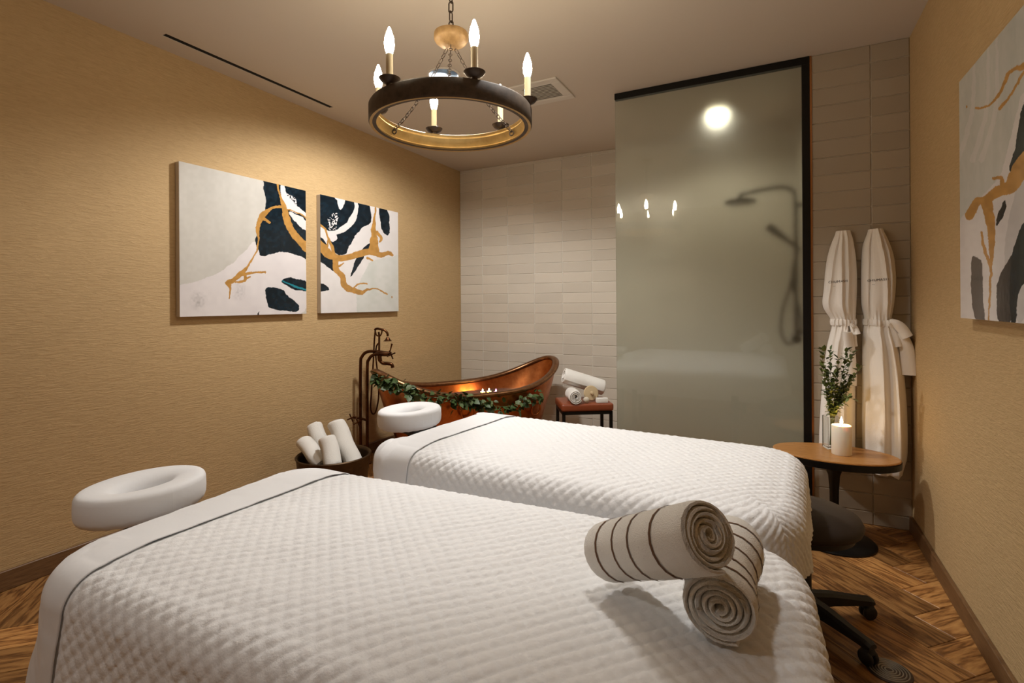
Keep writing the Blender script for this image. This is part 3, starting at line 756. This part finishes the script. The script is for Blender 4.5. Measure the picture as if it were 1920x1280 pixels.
for j in range(NT+1):
    p = Vector(rp[j % NT]); tg = (Vector(rp[(j+1) % NT])-Vector(rp[(j-1) % NT])).normalized()
    nn = Vector((0, 0, 1)); nn = (nn-tg*nn.dot(tg)).normalized(); b_ = tg.cross(nn)
    rings.append([p+nn*(.021*math.cos(2*PI*i/10))+b_*(.032*math.sin(2*PI*i/10)) for i in range(10)])
mk('rolled_rim', loft(rings, True, False), 'copper_rim', tub)
wring = []
for j in range(NT):
    ph = 2*PI*j/NT; x, y, z = rimp(ph, -.012); tt = (z-.475)/(z-.10)
    wring.append((x+(.56*math.cos(ph)-x)*tt**1.25, y+(.24*math.sin(ph)-y)*tt**1.4, .475))
wtr = mk('bath_water', (wring, [tuple(range(NT))]), 'water', None, False); wtr.location = tc; wtr.rotation_euler = (0, 0, tang)
tag(wtr, 'still water filling the copper bathtub', 'water')
bpy.context.view_layer.update()
RZ = Matrix.Translation(tc) @ Matrix.Rotation(tang, 4, 'Z')
bvh = BVHTree.FromPolygons([RZ @ Vector(v) for v in vo[0]], vo[1])
def hit(u, v):
    h = bvh.ray_cast(Vector((0, 0, CH)), ray(u, v).normalized())
    return h[0], h[1]
# ring handles on the near flank
for (u, v) in ((875, 757), (1000, 752)):
    h, nrm = hit(u, v)
    if h is None: continue
    if nrm.dot(Vector((0, 0, CH))-h) < 0: nrm = -nrm
    nrm.z = 0; nrm.normalize(); side = Vector((0, 0, 1)).cross(nrm)
    loc = RZ.inverted()
    m4 = loc @ Matrix(((side.x, 0, nrm.x, h.x+nrm.x*.02), (side.y, 0, nrm.y, h.y+nrm.y*.02), (0, 1, 0, h.z), (0, 0, 0, 1)))
    lug = mk('handle_lug', xf(box(-.028, .028, -.035, .035, -.022, .012, .008, 2), m4), 'copper', tub)
    mk('ring_handle', torus(.055, .009, 28, 8, m4 @ Matrix.Translation((0, -.06, .01)) @ Matrix.Rotation(.15, 4, 'X')), 'copper', lug)
# floating candles
for i, (u, v, mt, nm, lb) in enumerate(((905, 733, 'flame', 'floating_candle', 'small floating candle with orange flame in the bathtub, left of the others'), (917, 732, 'flame', 'floating_candle', 'small floating candle glowing orange between two others in the bathtub'), (930, 733, 'pinkglow', 'floating_candle', 'small floating candle glowing pink in the bathtub'))):
    p = atz(u, v, .495); t = tag(empty(nm, (p.x, p.y, .476)), lb, 'candle')
    mk('cup', lathe([(0, 0), (.018, 0), (.022, .014), (.019, .014), (.016, .008), (0, .008)], 20, False), 'wax', t)
    mk('flame', lathe([(0, .010), (.006, .016), (.007, .022), (.004, .032), (0, .042)], 10, False), mt, t)

# leaf garland along the rim
def leaf_me(name, L, Wd, mat):
    V = [(0, 0, 0), (L*.3, Wd*.42, L*.05), (L*.3, 0, 0), (L*.3, -Wd*.42, L*.05), (L*.65, Wd*.38, L*.02), (L*.65, 0, -.02*L), (L*.65, -Wd*.38, L*.02), (L, 0, -L*.14)]
    F = [(0, 2, 1), (0, 3, 2), (1, 2, 5, 4), (2, 3, 6, 5), (4, 5, 7), (5, 6, 7)]
    me = bpy.data.meshes.new(name); me.from_pydata(V, [], F); me.materials.append(M[mat]); me.polygons.foreach_set('use_smooth', [True]*len(F)); return me
lv = [leaf_me('leaf', .070, .052, 'leaf'), leaf_me('leaf', .060, .046, 'leaf2'), leaf_me('leaf', .054, .036, 'leaf')]
gar = tag(empty('leaf_garland', tc), 'green leafy garland draped along the side of the copper bathtub', 'garland')
gp = [(717, 706), (731, 701), (744, 704), (763, 716), (777, 735), (800, 742), (835, 744), (858, 750), (873, 744), (889, 753), (908, 756), (941, 760), (966, 754), (979, 743), (998, 737), (1013, 731)]
pts = []
for u, v in gp:
    for dv in range(0, 60, 2):
        h, nrm = hit(u+dv*.15, v+dv)
        if h is not None and (h-tc).xy.dot(Vector((0, 0))-h.xy) > 0: break
        h = None
    if h is None: continue
    if nrm.dot(Vector((0, 0, CH))-h) < 0: nrm = -nrm
    pts.append((h+nrm*.035, nrm))
cl = bezier([p for p, _ in pts], 5)
mk('vine', tube([p-tc for p in cl], .004, 6), 'stem', gar)
dens = [1]*len(cl)
for i, p in enumerate(cl):
    nrm = pts[min(len(pts)-1, round(i/5))][1]
    frac = i/len(cl)
    nlv = 6 if (frac < .24 or .40 < frac < .74) else 4
    for k in range(nlv):
        o = link('leaf', random.choice(lv), gar)
        q = p+nrm*random.uniform(.005, .04)+Vector((random.gauss(0, .016), random.gauss(0, .016), random.gauss(-.002, .024)))
        o.location = q-tc
        d = (nrm*random.uniform(.5, 1.3)+Vector((random.gauss(0, .7), random.gauss(0, .7), random.gauss(-.15, .6)))).normalized()
        o.rotation_mode = 'QUATERNION'; o.rotation_quaternion = d.to_track_quat('X', 'Z') @ Euler((random.uniform(-1, 1), 0, 0)).to_quaternion()
        s_ = random.uniform(.7, 1.15); o.scale = (s_, s_, s_)

# ------------------------------------------------------------------ floor standing tub filler
Yp1, Yp2 = 3.0, 3.045
pA, pB = atX(676, 760, -2.99), atX(690, 760, -2.93)
tf = tag(empty('tub_filler', (pA.x, pA.y, 0)), 'bronze freestanding tub filler with hand shower beside the bathtub', 'faucet')
def L3(u, v, k=0.0):
    """point on the vertical plane through both pipes and the spout"""
    n_ = Vector((pB.y-pA.y, -(pB.x-pA.x), 0)); n_ = Vector((S, -C, 0))*1.0
    d = ray(u, v); tt = (pA.dot(n_))/(d.dot(n_)); p = Vector((0, 0, CH))+d*tt
    return p-Vector((pA.x, pA.y, 0))+Vector((-S, C, 0))*k
def pp(pts_, k=0, n=6): return bezier([L3(u, v, k) for u, v in pts_], n)
def pipe(name, u, k, top, end):
    b = L3(u, 830, k); a_ = [Vector((b.x, b.y, 0)), Vector((b.x, b.y, .3)), L3(u, top+28, k), L3(u+3, top+9, k), L3(u+14, top, k), L3(end, top, k)]
    mk(name, tube(bezier(a_, 7), .0125, 12), 'bronze', tf)
    mk('floor_flange', mv(lathe([(.035, 0), (.035, .008), (.016, .016), (.0125, .03)], 20, False), b.x, b.y, 0), 'bronze', tf)
pipe('supply_pipe', 676, 0, 659, 712); pipe('supply_pipe', 690, -.02, 664, 730)
mk('valve_body', tube([L3(704, 662), L3(712, 662), L3(722, 663), L3(734, 663)], [.016, .024, .022, .016], 14), 'bronze', tf)
mk('spout', tube(pp([(712, 664), (713, 674), (718, 680), (728, 681), (735, 683), (737, 689)], -.01), [.018]*8+[.014]*23, 12), 'bronze', tf)
for (u, v) in ((735, 664), (661, 782), (673, 790)):
    c_ = L3(u, v, -.03); hd = []
    for k in range(4):
        a_ = k*PI/2+.4; e = c_+Vector((C*math.cos(a_)*.032, S*math.cos(a_)*.032, math.sin(a_)*.032)); hd += [tube([c_, e], [.006, .0055], 8), mv(lathe([(0, -.008), (.008, 0), (0, .008)], 8, False), *e)]
    mk('cross_handle', join(*hd), 'bronze', tf)
mk('diverter_lever', tube(pp([(731, 660), (733, 652), (735, 644)]), [.005]*6+[.006]*4+[.008]*3, 8), 'bronze', tf)
mk('valve_crossbar', join(tube([L3(661, 782), L3(676, 784), L3(690, 788)], .010, 10), tube([L3(673, 790, -.03), L3(676, 786)], .009, 8)), 'bronze', tf)
mk('cradle_post', tube(pp([(711, 662), (711, 645), (711, 630), (710, 622)]), .008, 8), 'bronze', tf)
mk('cradle_fork', tube(pp([(704, 622), (706, 628), (713, 629), (716, 622), (716, 618)]), .006, 8), 'bronze', tf)
hsw = mk('hand_shower', tube(pp([(702, 618), (707, 616), (714, 617), (721, 619), (726, 624), (727, 630)]), .0095, 10), 'bronze', tf)
b_ = L3(727, 636)
mk('shower_bell', mv(lathe([(0, .02), (.010, .018), (.018, .004), (.030, -.010), (.036, -.014), (0, -.014)], 20, False), *b_), 'bronze', hsw)
mk('hose', tube(pp([(702, 618), (700, 640), (698, 680), (695, 730), (693, 765), (697, 777), (703, 772), (708, 745), (707, 710), (703, 670), (704, 650), (709, 643)], .03), .0065, 8), 'bronze', tf)

# ------------------------------------------------------------------ bucket with rolled towels
bc = atz(626, 851, .29); bc.z = 0
bk = tag(empty('metal_bucket', bc), 'dark metal bucket on the floor holding white rolled towels', 'bucket')
mk('bucket_wall', lathe([(.19, 0), (.205, .02), (.232, .27), (.236, .28), (.240, .288), (.234, .294), (.226, .288), (.222, .27), (.195, .03), (0, .025)], 48, False), 'bucket', bk)
TW = [(592, 804, 616, 858, .058, .25, 'white rolled towel in the metal bucket, back left', .2), (632, 799, 664, 872, .060, .34, 'white rolled towel in the metal bucket, back right', 1.7),
      (573, 833, 598, 864, .056, .24, 'white rolled towel in the metal bucket, front left', 2.9), (614, 829, 622, 860, .058, .19, 'white rolled towel in the metal bucket, front middle', 4.1)]
for u0, v0, u1, v1, R_, ln_, lb_, sd in TW:
    back = 'back' in lb_
    Yk = bc.y+(.07 if back else -.08)
    top = atY(u0, v0, Yk); bot = atY(u1, v1, Yk-.02)
    o = towel_roll('rolled_towel', '', R_, ln_, 3.2, 'terry2', seed=sd, sq=.82, core=.014)
    tag(o, lb_, 'towel', 'rolled towels in the bucket'); d = (top-bot).normalized(); aim(o, top-d*(ln_/2-.03), d)

# ------------------------------------------------------------------ leather stool with bath things
sc = Vector((-1.445, 4.12, 0)); srz = math.radians(32)
st = tag(empty('leather_stool', sc, srz), 'low stool with tan leather seat and black metal legs', 'stool')
SW, SD, SZh = .215, .165, .46
mk('seat', box(-SW, SW, -SD, SD, SZh-.062, SZh, .022, 4), 'leather', st)
mk('seat_frame', box(-SW+.008, SW-.008, -SD+.008, SD-.008, SZh-.088, SZh-.062), 'black', st, False)
for sx in (-1, 1):
    for sy in (-1, 1): mk('leg', box(sx*(SW-.02)-.012, sx*(SW-.02)+.012, sy*(SD-.02)-.012, sy*(SD-.02)+.012, 0, SZh-.07), 'black', st, False)
    mk('stretcher', box(sx*(SW-.02)-.008, sx*(SW-.02)+.008, -SD+.02, SD-.02, .10, .12), 'black', st, False)
Rst = Matrix.Translation(sc) @ Matrix.Rotation(srz, 4, 'Z')
def onst(x, y, z): return Rst @ Vector((x, y, SZh+z))
o = towel_roll('rolled_towel', '', .074, .36, 3.4, 'terry2', seed=.9, sq=.9, core=.016)
tag(o, 'big white towel roll lying at the back of the leather stool', 'towel', 'towels on the stool')
a_, b_ = onst(-.150, .072, .196), onst(.185, .072, .087)
d = (b_-a_).normalized(); mid = (a_+b_)/2; aim(o, mid, d)
o = towel_roll('rolled_towel', '', .054, .20, 3.6, 'terry2', seed=2.0, sq=1, core=.012)
tag(o, 'small white towel roll on the leather stool, spiral end facing the room', 'towel', 'towels on the stool')
p = onst(-.095, -.068, .056); d = (onst(-.095, -1, 0)-onst(-.095, 0, 0)).normalized(); aim(o, p, d)
br = tag(empty('bath_brush', onst(.052, -.060, .068)), 'round pale wooden bath brush leaning on the towels', 'brush')
br.rotation_euler = (1.35, 0, srz)
mk('brush_disc', lathe([(0, -.010), (.058, -.010), (.063, 0), (.056, .009), (0, .012)], 28, False), 'brushwood', br)
mk('knob', lathe([(0, .012), (.012, .014), (.010, .022), (.016, .030), (.012, .040), (0, .044)], 16, False), 'brushwood', br)
p = onst(-.005, -.130, .027)
ps = mk('pumice_ball', lathe([(0, -.026), (.014, -.022), (.023, -.011), (.026, .002), (.021, .015), (.012, .022), (0, .024)], 18, False), 'stone'); ps.location = p
tag(ps, 'small pale pumice ball beside the towel roll on the stool', 'pumice')
p = onst(.125, -.128, .021)
sp_ = mk('face_cloth', box(-.048, .048, -.022, .022, -.02, .02, .008, 2), 'terry2'); sp_.location = p; sp_.rotation_euler = (0, 0, srz)
tag(sp_, 'small folded white face cloth on the right of the stool', 'face cloth')

# ------------------------------------------------------------------ oval side table, candle, vase
tb = Vector((.272, 3.23, 0))
ZT2 = .47
tab = tag(empty('side_table', tb), 'oval side table with wooden top on a black pedestal', 'table')
def oval(a, b, prof, seg=64):
    return loft([[(r*a*math.cos(2*PI*k/seg)+dr*math.cos(2*PI*k/seg), r*b*math.sin(2*PI*k/seg)+dr*math.sin(2*PI*k/seg), z) for k in range(seg)] for r, dr, z in prof], True, True)
mk('table_top', oval(.292, .185, [(1, -.004, ZT2-.010), (1, 0, ZT2-.008), (1, 0, ZT2-.003), (1, -.004, ZT2)]), 'wood_top', tab, False)
mk('edge_band', oval(.292, .185, [(1, -.003, ZT2-.045), (1, .002, ZT2-.042), (1, .003, ZT2-.012), (1, -.002, ZT2-.0105)]), 'black', tab, False)
mk('pedestal', lathe([(.07, ZT2-.045), (.045, ZT2-.07), (.028, ZT2-.12), (.022, ZT2-.2), (.020, .05), (.028, .03), (.03, .012)], 24, False), 'black', tab)
mk('base_plate', lathe([(.19, 0), (.19, .008), (.182, .014), (.03, .018), (0, .018)], 48, False), 'black', tab)
pc = atz(1578, 851, ZT2)
cd = tag(empty('pillar_candle', pc), 'thick white pillar candle burning on the oval side table', 'candle')
mk('wax_body', lathe([(0, 0), (.045, 0), (.047, .003), (.047, .150), (.044, .154), (.036, .150), (.010, .147), (0, .147)], 36, False), 'wax', cd)
mk('wick', tube([(0, 0, .146), (0, 0, .162)], .0012, 6), 'ink', cd)
mk('flame', lathe([(0, .156), (.005, .162), (.0075, .170), (.0055, .182), (.002, .194), (0, .199)], 12, False), 'flame', cd)
pv = atY(1559, 840, 3.325); pv.z = ZT2
vs = tag(empty('glass_vase', pv, .35), 'clear square glass vase with green sprigs on the side table', 'vase')
vw, vh = .034, .175
def sqr(h, z, r=.006):
    out = []
    for cx_, cy_, a_ in ((h-r, h-r, 0), (-h+r, h-r, 1), (-h+r, -h+r, 2), (h-r, -h+r, 3)):
        for k in range(4):
            an = a_*PI/2+k*PI/6; out.append((cx_+r*math.cos(an), cy_+r*math.sin(an), z))
    return out
mk('vase_wall', loft([sqr(vw-.004, .010), sqr(vw, .0005), sqr(vw, vh), sqr(vw-.003, vh), sqr(vw-.0035, .012)], True, True), 'clear', vs, False)
pl = tag(empty('green_sprigs', pv), 'leafy green sprigs standing in the glass vase', 'plant')
sl = [leaf_me('leaf', .036, .024, 'leaf3'), leaf_me('leaf', .030, .020, 'leaf3'), leaf_me('leaf', .034, .022, 'leaf2')]
tips = [(1541, 655), (1556, 660), (1572, 672), (1588, 655), (1600, 662), (1611, 688), (1598, 705), (1547, 690), (1550, 725), (1585, 725), (1566, 700), (1592, 745)]
for i, (u, v) in enumerate(tips):
    tp = atY(u, v, pv.y+random.uniform(-.10, -.04))-pv
    b0 = Vector((random.uniform(-.011, .011), random.uniform(-.011, .011), .016))
    nk = Vector((max(-.018, min(.018, tp.x*.14)), max(-.018, min(.018, tp.y*.14)), vh+.01))
    cv = bezier([b0, nk, nk.lerp(tp, .5)+Vector((random.gauss(0, .006), random.gauss(0, .006), .006)), tp], 8)
    sm = mk('stem', tube(cv, [.0022]*8+[.0018]*8+[.0011]*9, 5), 'stem', pl)
    for k in range(8, 25):
        if k > 24: break
        for _ in range(3 if k > 14 else 2):
            o = link('leaf', random.choice(sl), sm); o.location = cv[k]+Vector((random.gauss(0, .004), random.gauss(0, .004), random.gauss(0, .004)))
            d = (cv[k]-cv[k-1]).normalized()*.5+Vector((random.gauss(0, .7), random.gauss(0, .7), random.gauss(.15, .5)))
            o.rotation_mode = 'QUATERNION'; o.rotation_quaternion = d.normalized().to_track_quat('X', 'Z'); s_ = random.uniform(.7, 1.2); o.scale = (s_, s_, s_)

# ------------------------------------------------------------------ bathrobes
def robe(label, YR, prof, folds, belt_v, text_u, text_v, bow, sleeve, seed):
    """prof rows: v, uL, uR, depth"""
    rows = [(atY((l+r)/2, v, YR), atY(l, v, YR).x, atY(r, v, YR).x, dp) for v, l, r, dp in prof]
    zs_ = np.array([p.z for p, *_ in rows]); o_ = np.argsort(zs_)
    zz = np.linspace(zs_.min(), zs_.max(), 150)
    def itp(vals):
        a_ = np.interp(zz, zs_[o_], np.array(vals)[o_]); k = np.ones(7)/7
        return np.convolve(np.pad(a_, 3, mode='edge'), k, 'valid')
    xl, xr_, dp = itp([r[1] for r in rows]), itp([r[2] for r in rows]), itp([r[3] for r in rows])
    zmin, zmax = zz.min(), zz.max(); zb_ = atY(1600, belt_v, YR).z
    n = 120; yb = YB-.012; rings = []
    root = tag(empty('bathrobe', ((xl[75]+xr_[75])/2, yb-.03, zmax)), label, 'bathrobe')
    R0 = root.location.copy()
    for z, a_, b_, d_ in zip(zz, xl, xr_, dp):
        ring = []; tt = (zmax-z)/(zmax-zmin); low = z < zb_
        gath = math.exp(-((z-zb_)/.05)**2)
        for j in range(n):
            ph = 2*PI*j/n; nx = math.cos(ph); sy = math.sin(ph)
            x = (a_+b_)/2+(b_-a_)/2*nx
            if sy >= 0:
                y = yb-.004*sy
            else:
                dep = d_*abs(sy)**.62
                f_ = 0
                for (c0, c1, w_, am, z0_, z1_) in folds:
                    u_ = (z-z0_)/(z1_-z0_) if z1_ != z0_ else 0
                    if -0.08 <= u_ <= 1.08:
                        cc = c0+(c1-c0)*u_; f_ += am*math.exp(-((nx-cc)/w_)**2)*min(1, (u_+.08)*6, (1.08-u_)*6)
                f_ += (.010 if low else .002)*math.sin(nx*(7.5 if low else 6)+seed+tt*2)*abs(sy)
                f_ += gath*.006*math.sin(nx*24+seed)
                y = yb-dep-f_*abs(sy)**.5
            ring.append((x-R0.x, y-R0.y, z-R0.z+(.006*math.sin(nx*5+seed) if z < zmin+.01 else 0)))
        rings.append(ring)
    V, F = loft(rings, True, True)
    body = mk('robe_body', (V, F), 'robe', root)
    bv = BVHTree.FromPolygons([Vector(v)+R0 for v in V], F)
    def front(x, z):
        h = bv.ray_cast(Vector((x, 1.5, z)), Vector((0, 1, 0)))
        return h[0].y if h[0] else yb-.08
    # belt
    i_ = int(np.argmin(abs(zz-zb_))); br_ = []
    for dz, of in ((-.019, .002), (-.016, .008), (0, .010), (.016, .008), (.019, .002)):
        q = []
        for j in range(n):
            p = Vector(rings[i_][j]); ph = 2*PI*j/n
            ctr = Vector(((xl[i_]+xr_[i_])/2-R0.x, yb-.04-R0.y, p.z)); d_ = (p-ctr); d_.z = 0
            q.append(p+d_.normalized()*of+Vector((0, 0, dz+.006*math.sin(ph*1.0)+.003*math.sin(ph*3+seed))))
        br_.append(q)
    blt = mk('belt', loft(br_, True, False), 'robe', root)
    # bow / tie tails
    for path, wd in bow:
        pts_ = [atY(u, v, YR) for u, v in path]; P = bezier([Vector((p.x, front(p.x, p.z)-.022, p.z))-R0 for p in pts_], 6); rr = []
        for k, p in enumerate(P):
            tg = (P[min(k+1, len(P)-1)]-P[max(k-1, 0)]).normalized(); sd_ = tg.cross(Vector((0, 1, 0))).normalized()
            ww = wd*(.45+.55*min(1, k/(len(P)*.5)))
            rr.append([p+sd_*(ww*math.cos(2*PI*i/12))+Vector((0, 1, 0))*(.008*math.sin(2*PI*i/12)+.004*math.cos(4*PI*i/12)) for i in range(12)])
        mk('tie_end', loft(rr), 'robe', blt)
    for path, w0, w1, off in sleeve:
        P = bezier([Vector((p.x, front(p.x, p.z)-off, p.z))-R0 for p in (atY(u, v, YR) for u, v in path)], 7); rr = []
        for k, p in enumerate(P):
            ww = w0+(w1-w0)*k/(len(P)-1)
            rr.append([p+Vector((ww*math.cos(2*PI*i/20)*(1+.1*math.sin(3*2*PI*i/20+k*.2)), .022*math.sin(2*PI*i/20), 0)) for i in range(20)])
        mk('sleeve', loft(rr), 'robe', root)
    # embroidery
    def text(body_, size, u, v):
        cu = bpy.data.curves.new('embroidery', 'FONT'); cu.body = body_; cu.size = size; cu.align_x = 'LEFT'; cu.extrude = 0; cu.space_character = 1.05
        to = bpy.data.objects.new('embroidery', cu); COL.objects.link(to); bpy.context.view_layer.update()
        me = bpy.data.meshes.new_from_object(to.evaluated_get(bpy.context.evaluated_depsgraph_get())); bpy.data.objects.remove(to)
        p0 = atY(u, v, YR)
        for vv in me.vertices:
            x, z = p0.x+vv.co.x, p0.z+vv.co.y+vv.co.x*.06; vv.co = Vector((x, front(x, z)-.0018, z))-R0
        me.materials.clear(); me.materials.append(M['ink']); o = link('embroidery', me, root); return o
    text('CHUMASH', .0185, text_u, text_v); text('---', .012, text_u+8.5, text_v+6.5)
    return root
zz_ = lambda v: atY(1600, v, 3.46).z
robe('white bathrobe hanging by its collar on the wall, left of the pair', 3.455,
     [(430, 1571, 1596, .035), (437, 1568, 1601, .05), (455, 1560, 1604, .07), (480, 1553, 1608, .08), (510, 1549, 1610, .08), (540, 1547, 1610, .085), (570, 1543, 1609, .085), (585, 1549, 1608, .08), (598, 1561, 1608, .07), (606, 1564, 1606, .065), (618, 1561, 1606, .075), (650, 1553, 1606, .075), (700, 1546, 1607, .075), (760, 1541, 1607, .075), (820, 1538, 1607, .075), (882, 1537, 1607, .075)],
     [(-.55, -.75, .10, .022, zz_(440), zz_(580)), (-.2, .1, .14, .03, zz_(440), zz_(595)), (.35, .45, .12, .022, zz_(440), zz_(590)), (-.3, -.45, .16, .03, zz_(615), zz_(880)), (.25, .3, .12, .03, zz_(615), zz_(880))],
     605, 1553.5, 531, [([(1594, 606), (1600, 612), (1604, 616), (1607, 626)], .016), ([(1594, 608), (1600, 622), (1602, 640), (1604, 650)], .014)],
     [([(1588, 622), (1592, 650), (1594, 690), (1594, 722)], .022, .032, .024)], .4)
robe('white bathrobe hanging by its collar on the wall, beside the right corner', 3.44,
     [(426, 1634, 1660, .04), (433, 1631, 1664, .055), (455, 1622, 1674, .08), (480, 1620, 1682, .095), (520, 1619, 1686, .10), (550, 1619, 1684, .105), (575, 1620, 1681, .10), (590, 1624, 1678, .085), (603, 1627, 1676, .078), (615, 1624, 1680, .085), (650, 1621, 1692, .10), (700, 1621, 1701, .105), (760, 1621, 1706, .11), (820, 1621, 1708, .115), (860, 1622, 1707, .11), (893, 1640, 1697, .10)],
     [(-.5, -.6, .08, -.022, zz_(440), zz_(595)), (.1, .45, .13, .032, zz_(432), zz_(590)), (.55, .7, .10, .022, zz_(440), zz_(590)), (-.1, -.2, .18, .03, zz_(615), zz_(890)), (.45, .55, .14, .035, zz_(615), zz_(890))],
     603, 1627, 528, [([(1668, 602), (1680, 606), (1692, 617), (1702, 632)], .026), ([(1668, 606), (1678, 622), (1684, 650)], .02)],
     [([(1690, 625), (1700, 650), (1706, 690), (1708, 704)], .03, .04, -.01)], 2.1)

# ------------------------------------------------------------------ wheeled saddle stool
so = Vector((.085, 2.37, 0))
sx_ = tag(empty('rolling_stool', so), 'black wheeled stool with dark cushioned seat at the foot of the bed', 'stool')
mk('seat_cushion', lathe([(0, .462), (.10, .460), (.17, .450), (.205, .432), (.215, .412), (.208, .392), (.19, .382)], 48, False), 'dleather', sx_)
mk('seat_base', lathe([(.19, .384), (.185, .362), (.06, .335), (0, .335)], 40, False), 'blackp', sx_)
mk('gas_lift', lathe([(.028, .33), (.028, .2), (.036, .2), (.036, .08), (.05, .07), (.05, .05), (0, .05)], 20, False), 'blackp', sx_)
a1 = math.atan2(2.505-so.y, .333-so.x)
for k in range(5):
    a = a1-k*math.radians(72); d = Vector((math.cos(a), math.sin(a), 0)); s_ = Vector((-d.y, d.x, 0)); rr = []
    for q, zt_2, zb_2, w2 in ((.03, .115, .06, .03), (.12, .108, .065, .026), (.22, .092, .062, .022), (.275, .085, .06, .022), (.29, .078, .062, .018)):
        p = d*q; rr.append([p+s_*w2+Vector((0, 0, zb_2)), p+s_*w2+Vector((0, 0, zt_2-.008)), p+s_*(w2*.5)+Vector((0, 0, zt_2)), p-s_*(w2*.5)+Vector((0, 0, zt_2)), p-s_*w2+Vector((0, 0, zt_2-.008)), p-s_*w2+Vector((0, 0, zb_2))])
    lg = mk('leg', loft(rr), 'blackp', sx_, False)
    c_ = d*.272; wh = []
    for sg in (-1, 1):
        wh.append(xf(lathe([(0, -.009), (.022, -.009), (.027, -.004), (.027, .004), (.022, .009), (0, .009)], 24, False), Matrix.Translation(c_+s_*sg*.013+Vector((0, 0, .027))) @ Vector(s_).to_track_quat('Z', 'Y').to_matrix().to_4x4()))
    wh.append(mv(lathe([(0, .07), (.016, .066), (.024, .045), (.014, .03), (0, .03)], 14, False), c_.x, c_.y, 0))
    mk('caster', join(*wh), 'blackp', lg)

# floor cover disc
pf = atz(1667, 1258, 0)
fd = tag(empty('floor_cover', pf), 'round metal floor cover with concentric ridges beside the stool wheel', 'floor cover')
mk('plate', lathe([(.068, 0), (.068, .003), (.064, .005), (0, .005)], 48, False), 'iron', fd)
for k in range(6):
    mk('ridge', torus(.012+k*.0092, .0024, 40, 6, Matrix.Translation((0, 0, .005))), 'disc', fd)
bpy.context.view_layer.update()
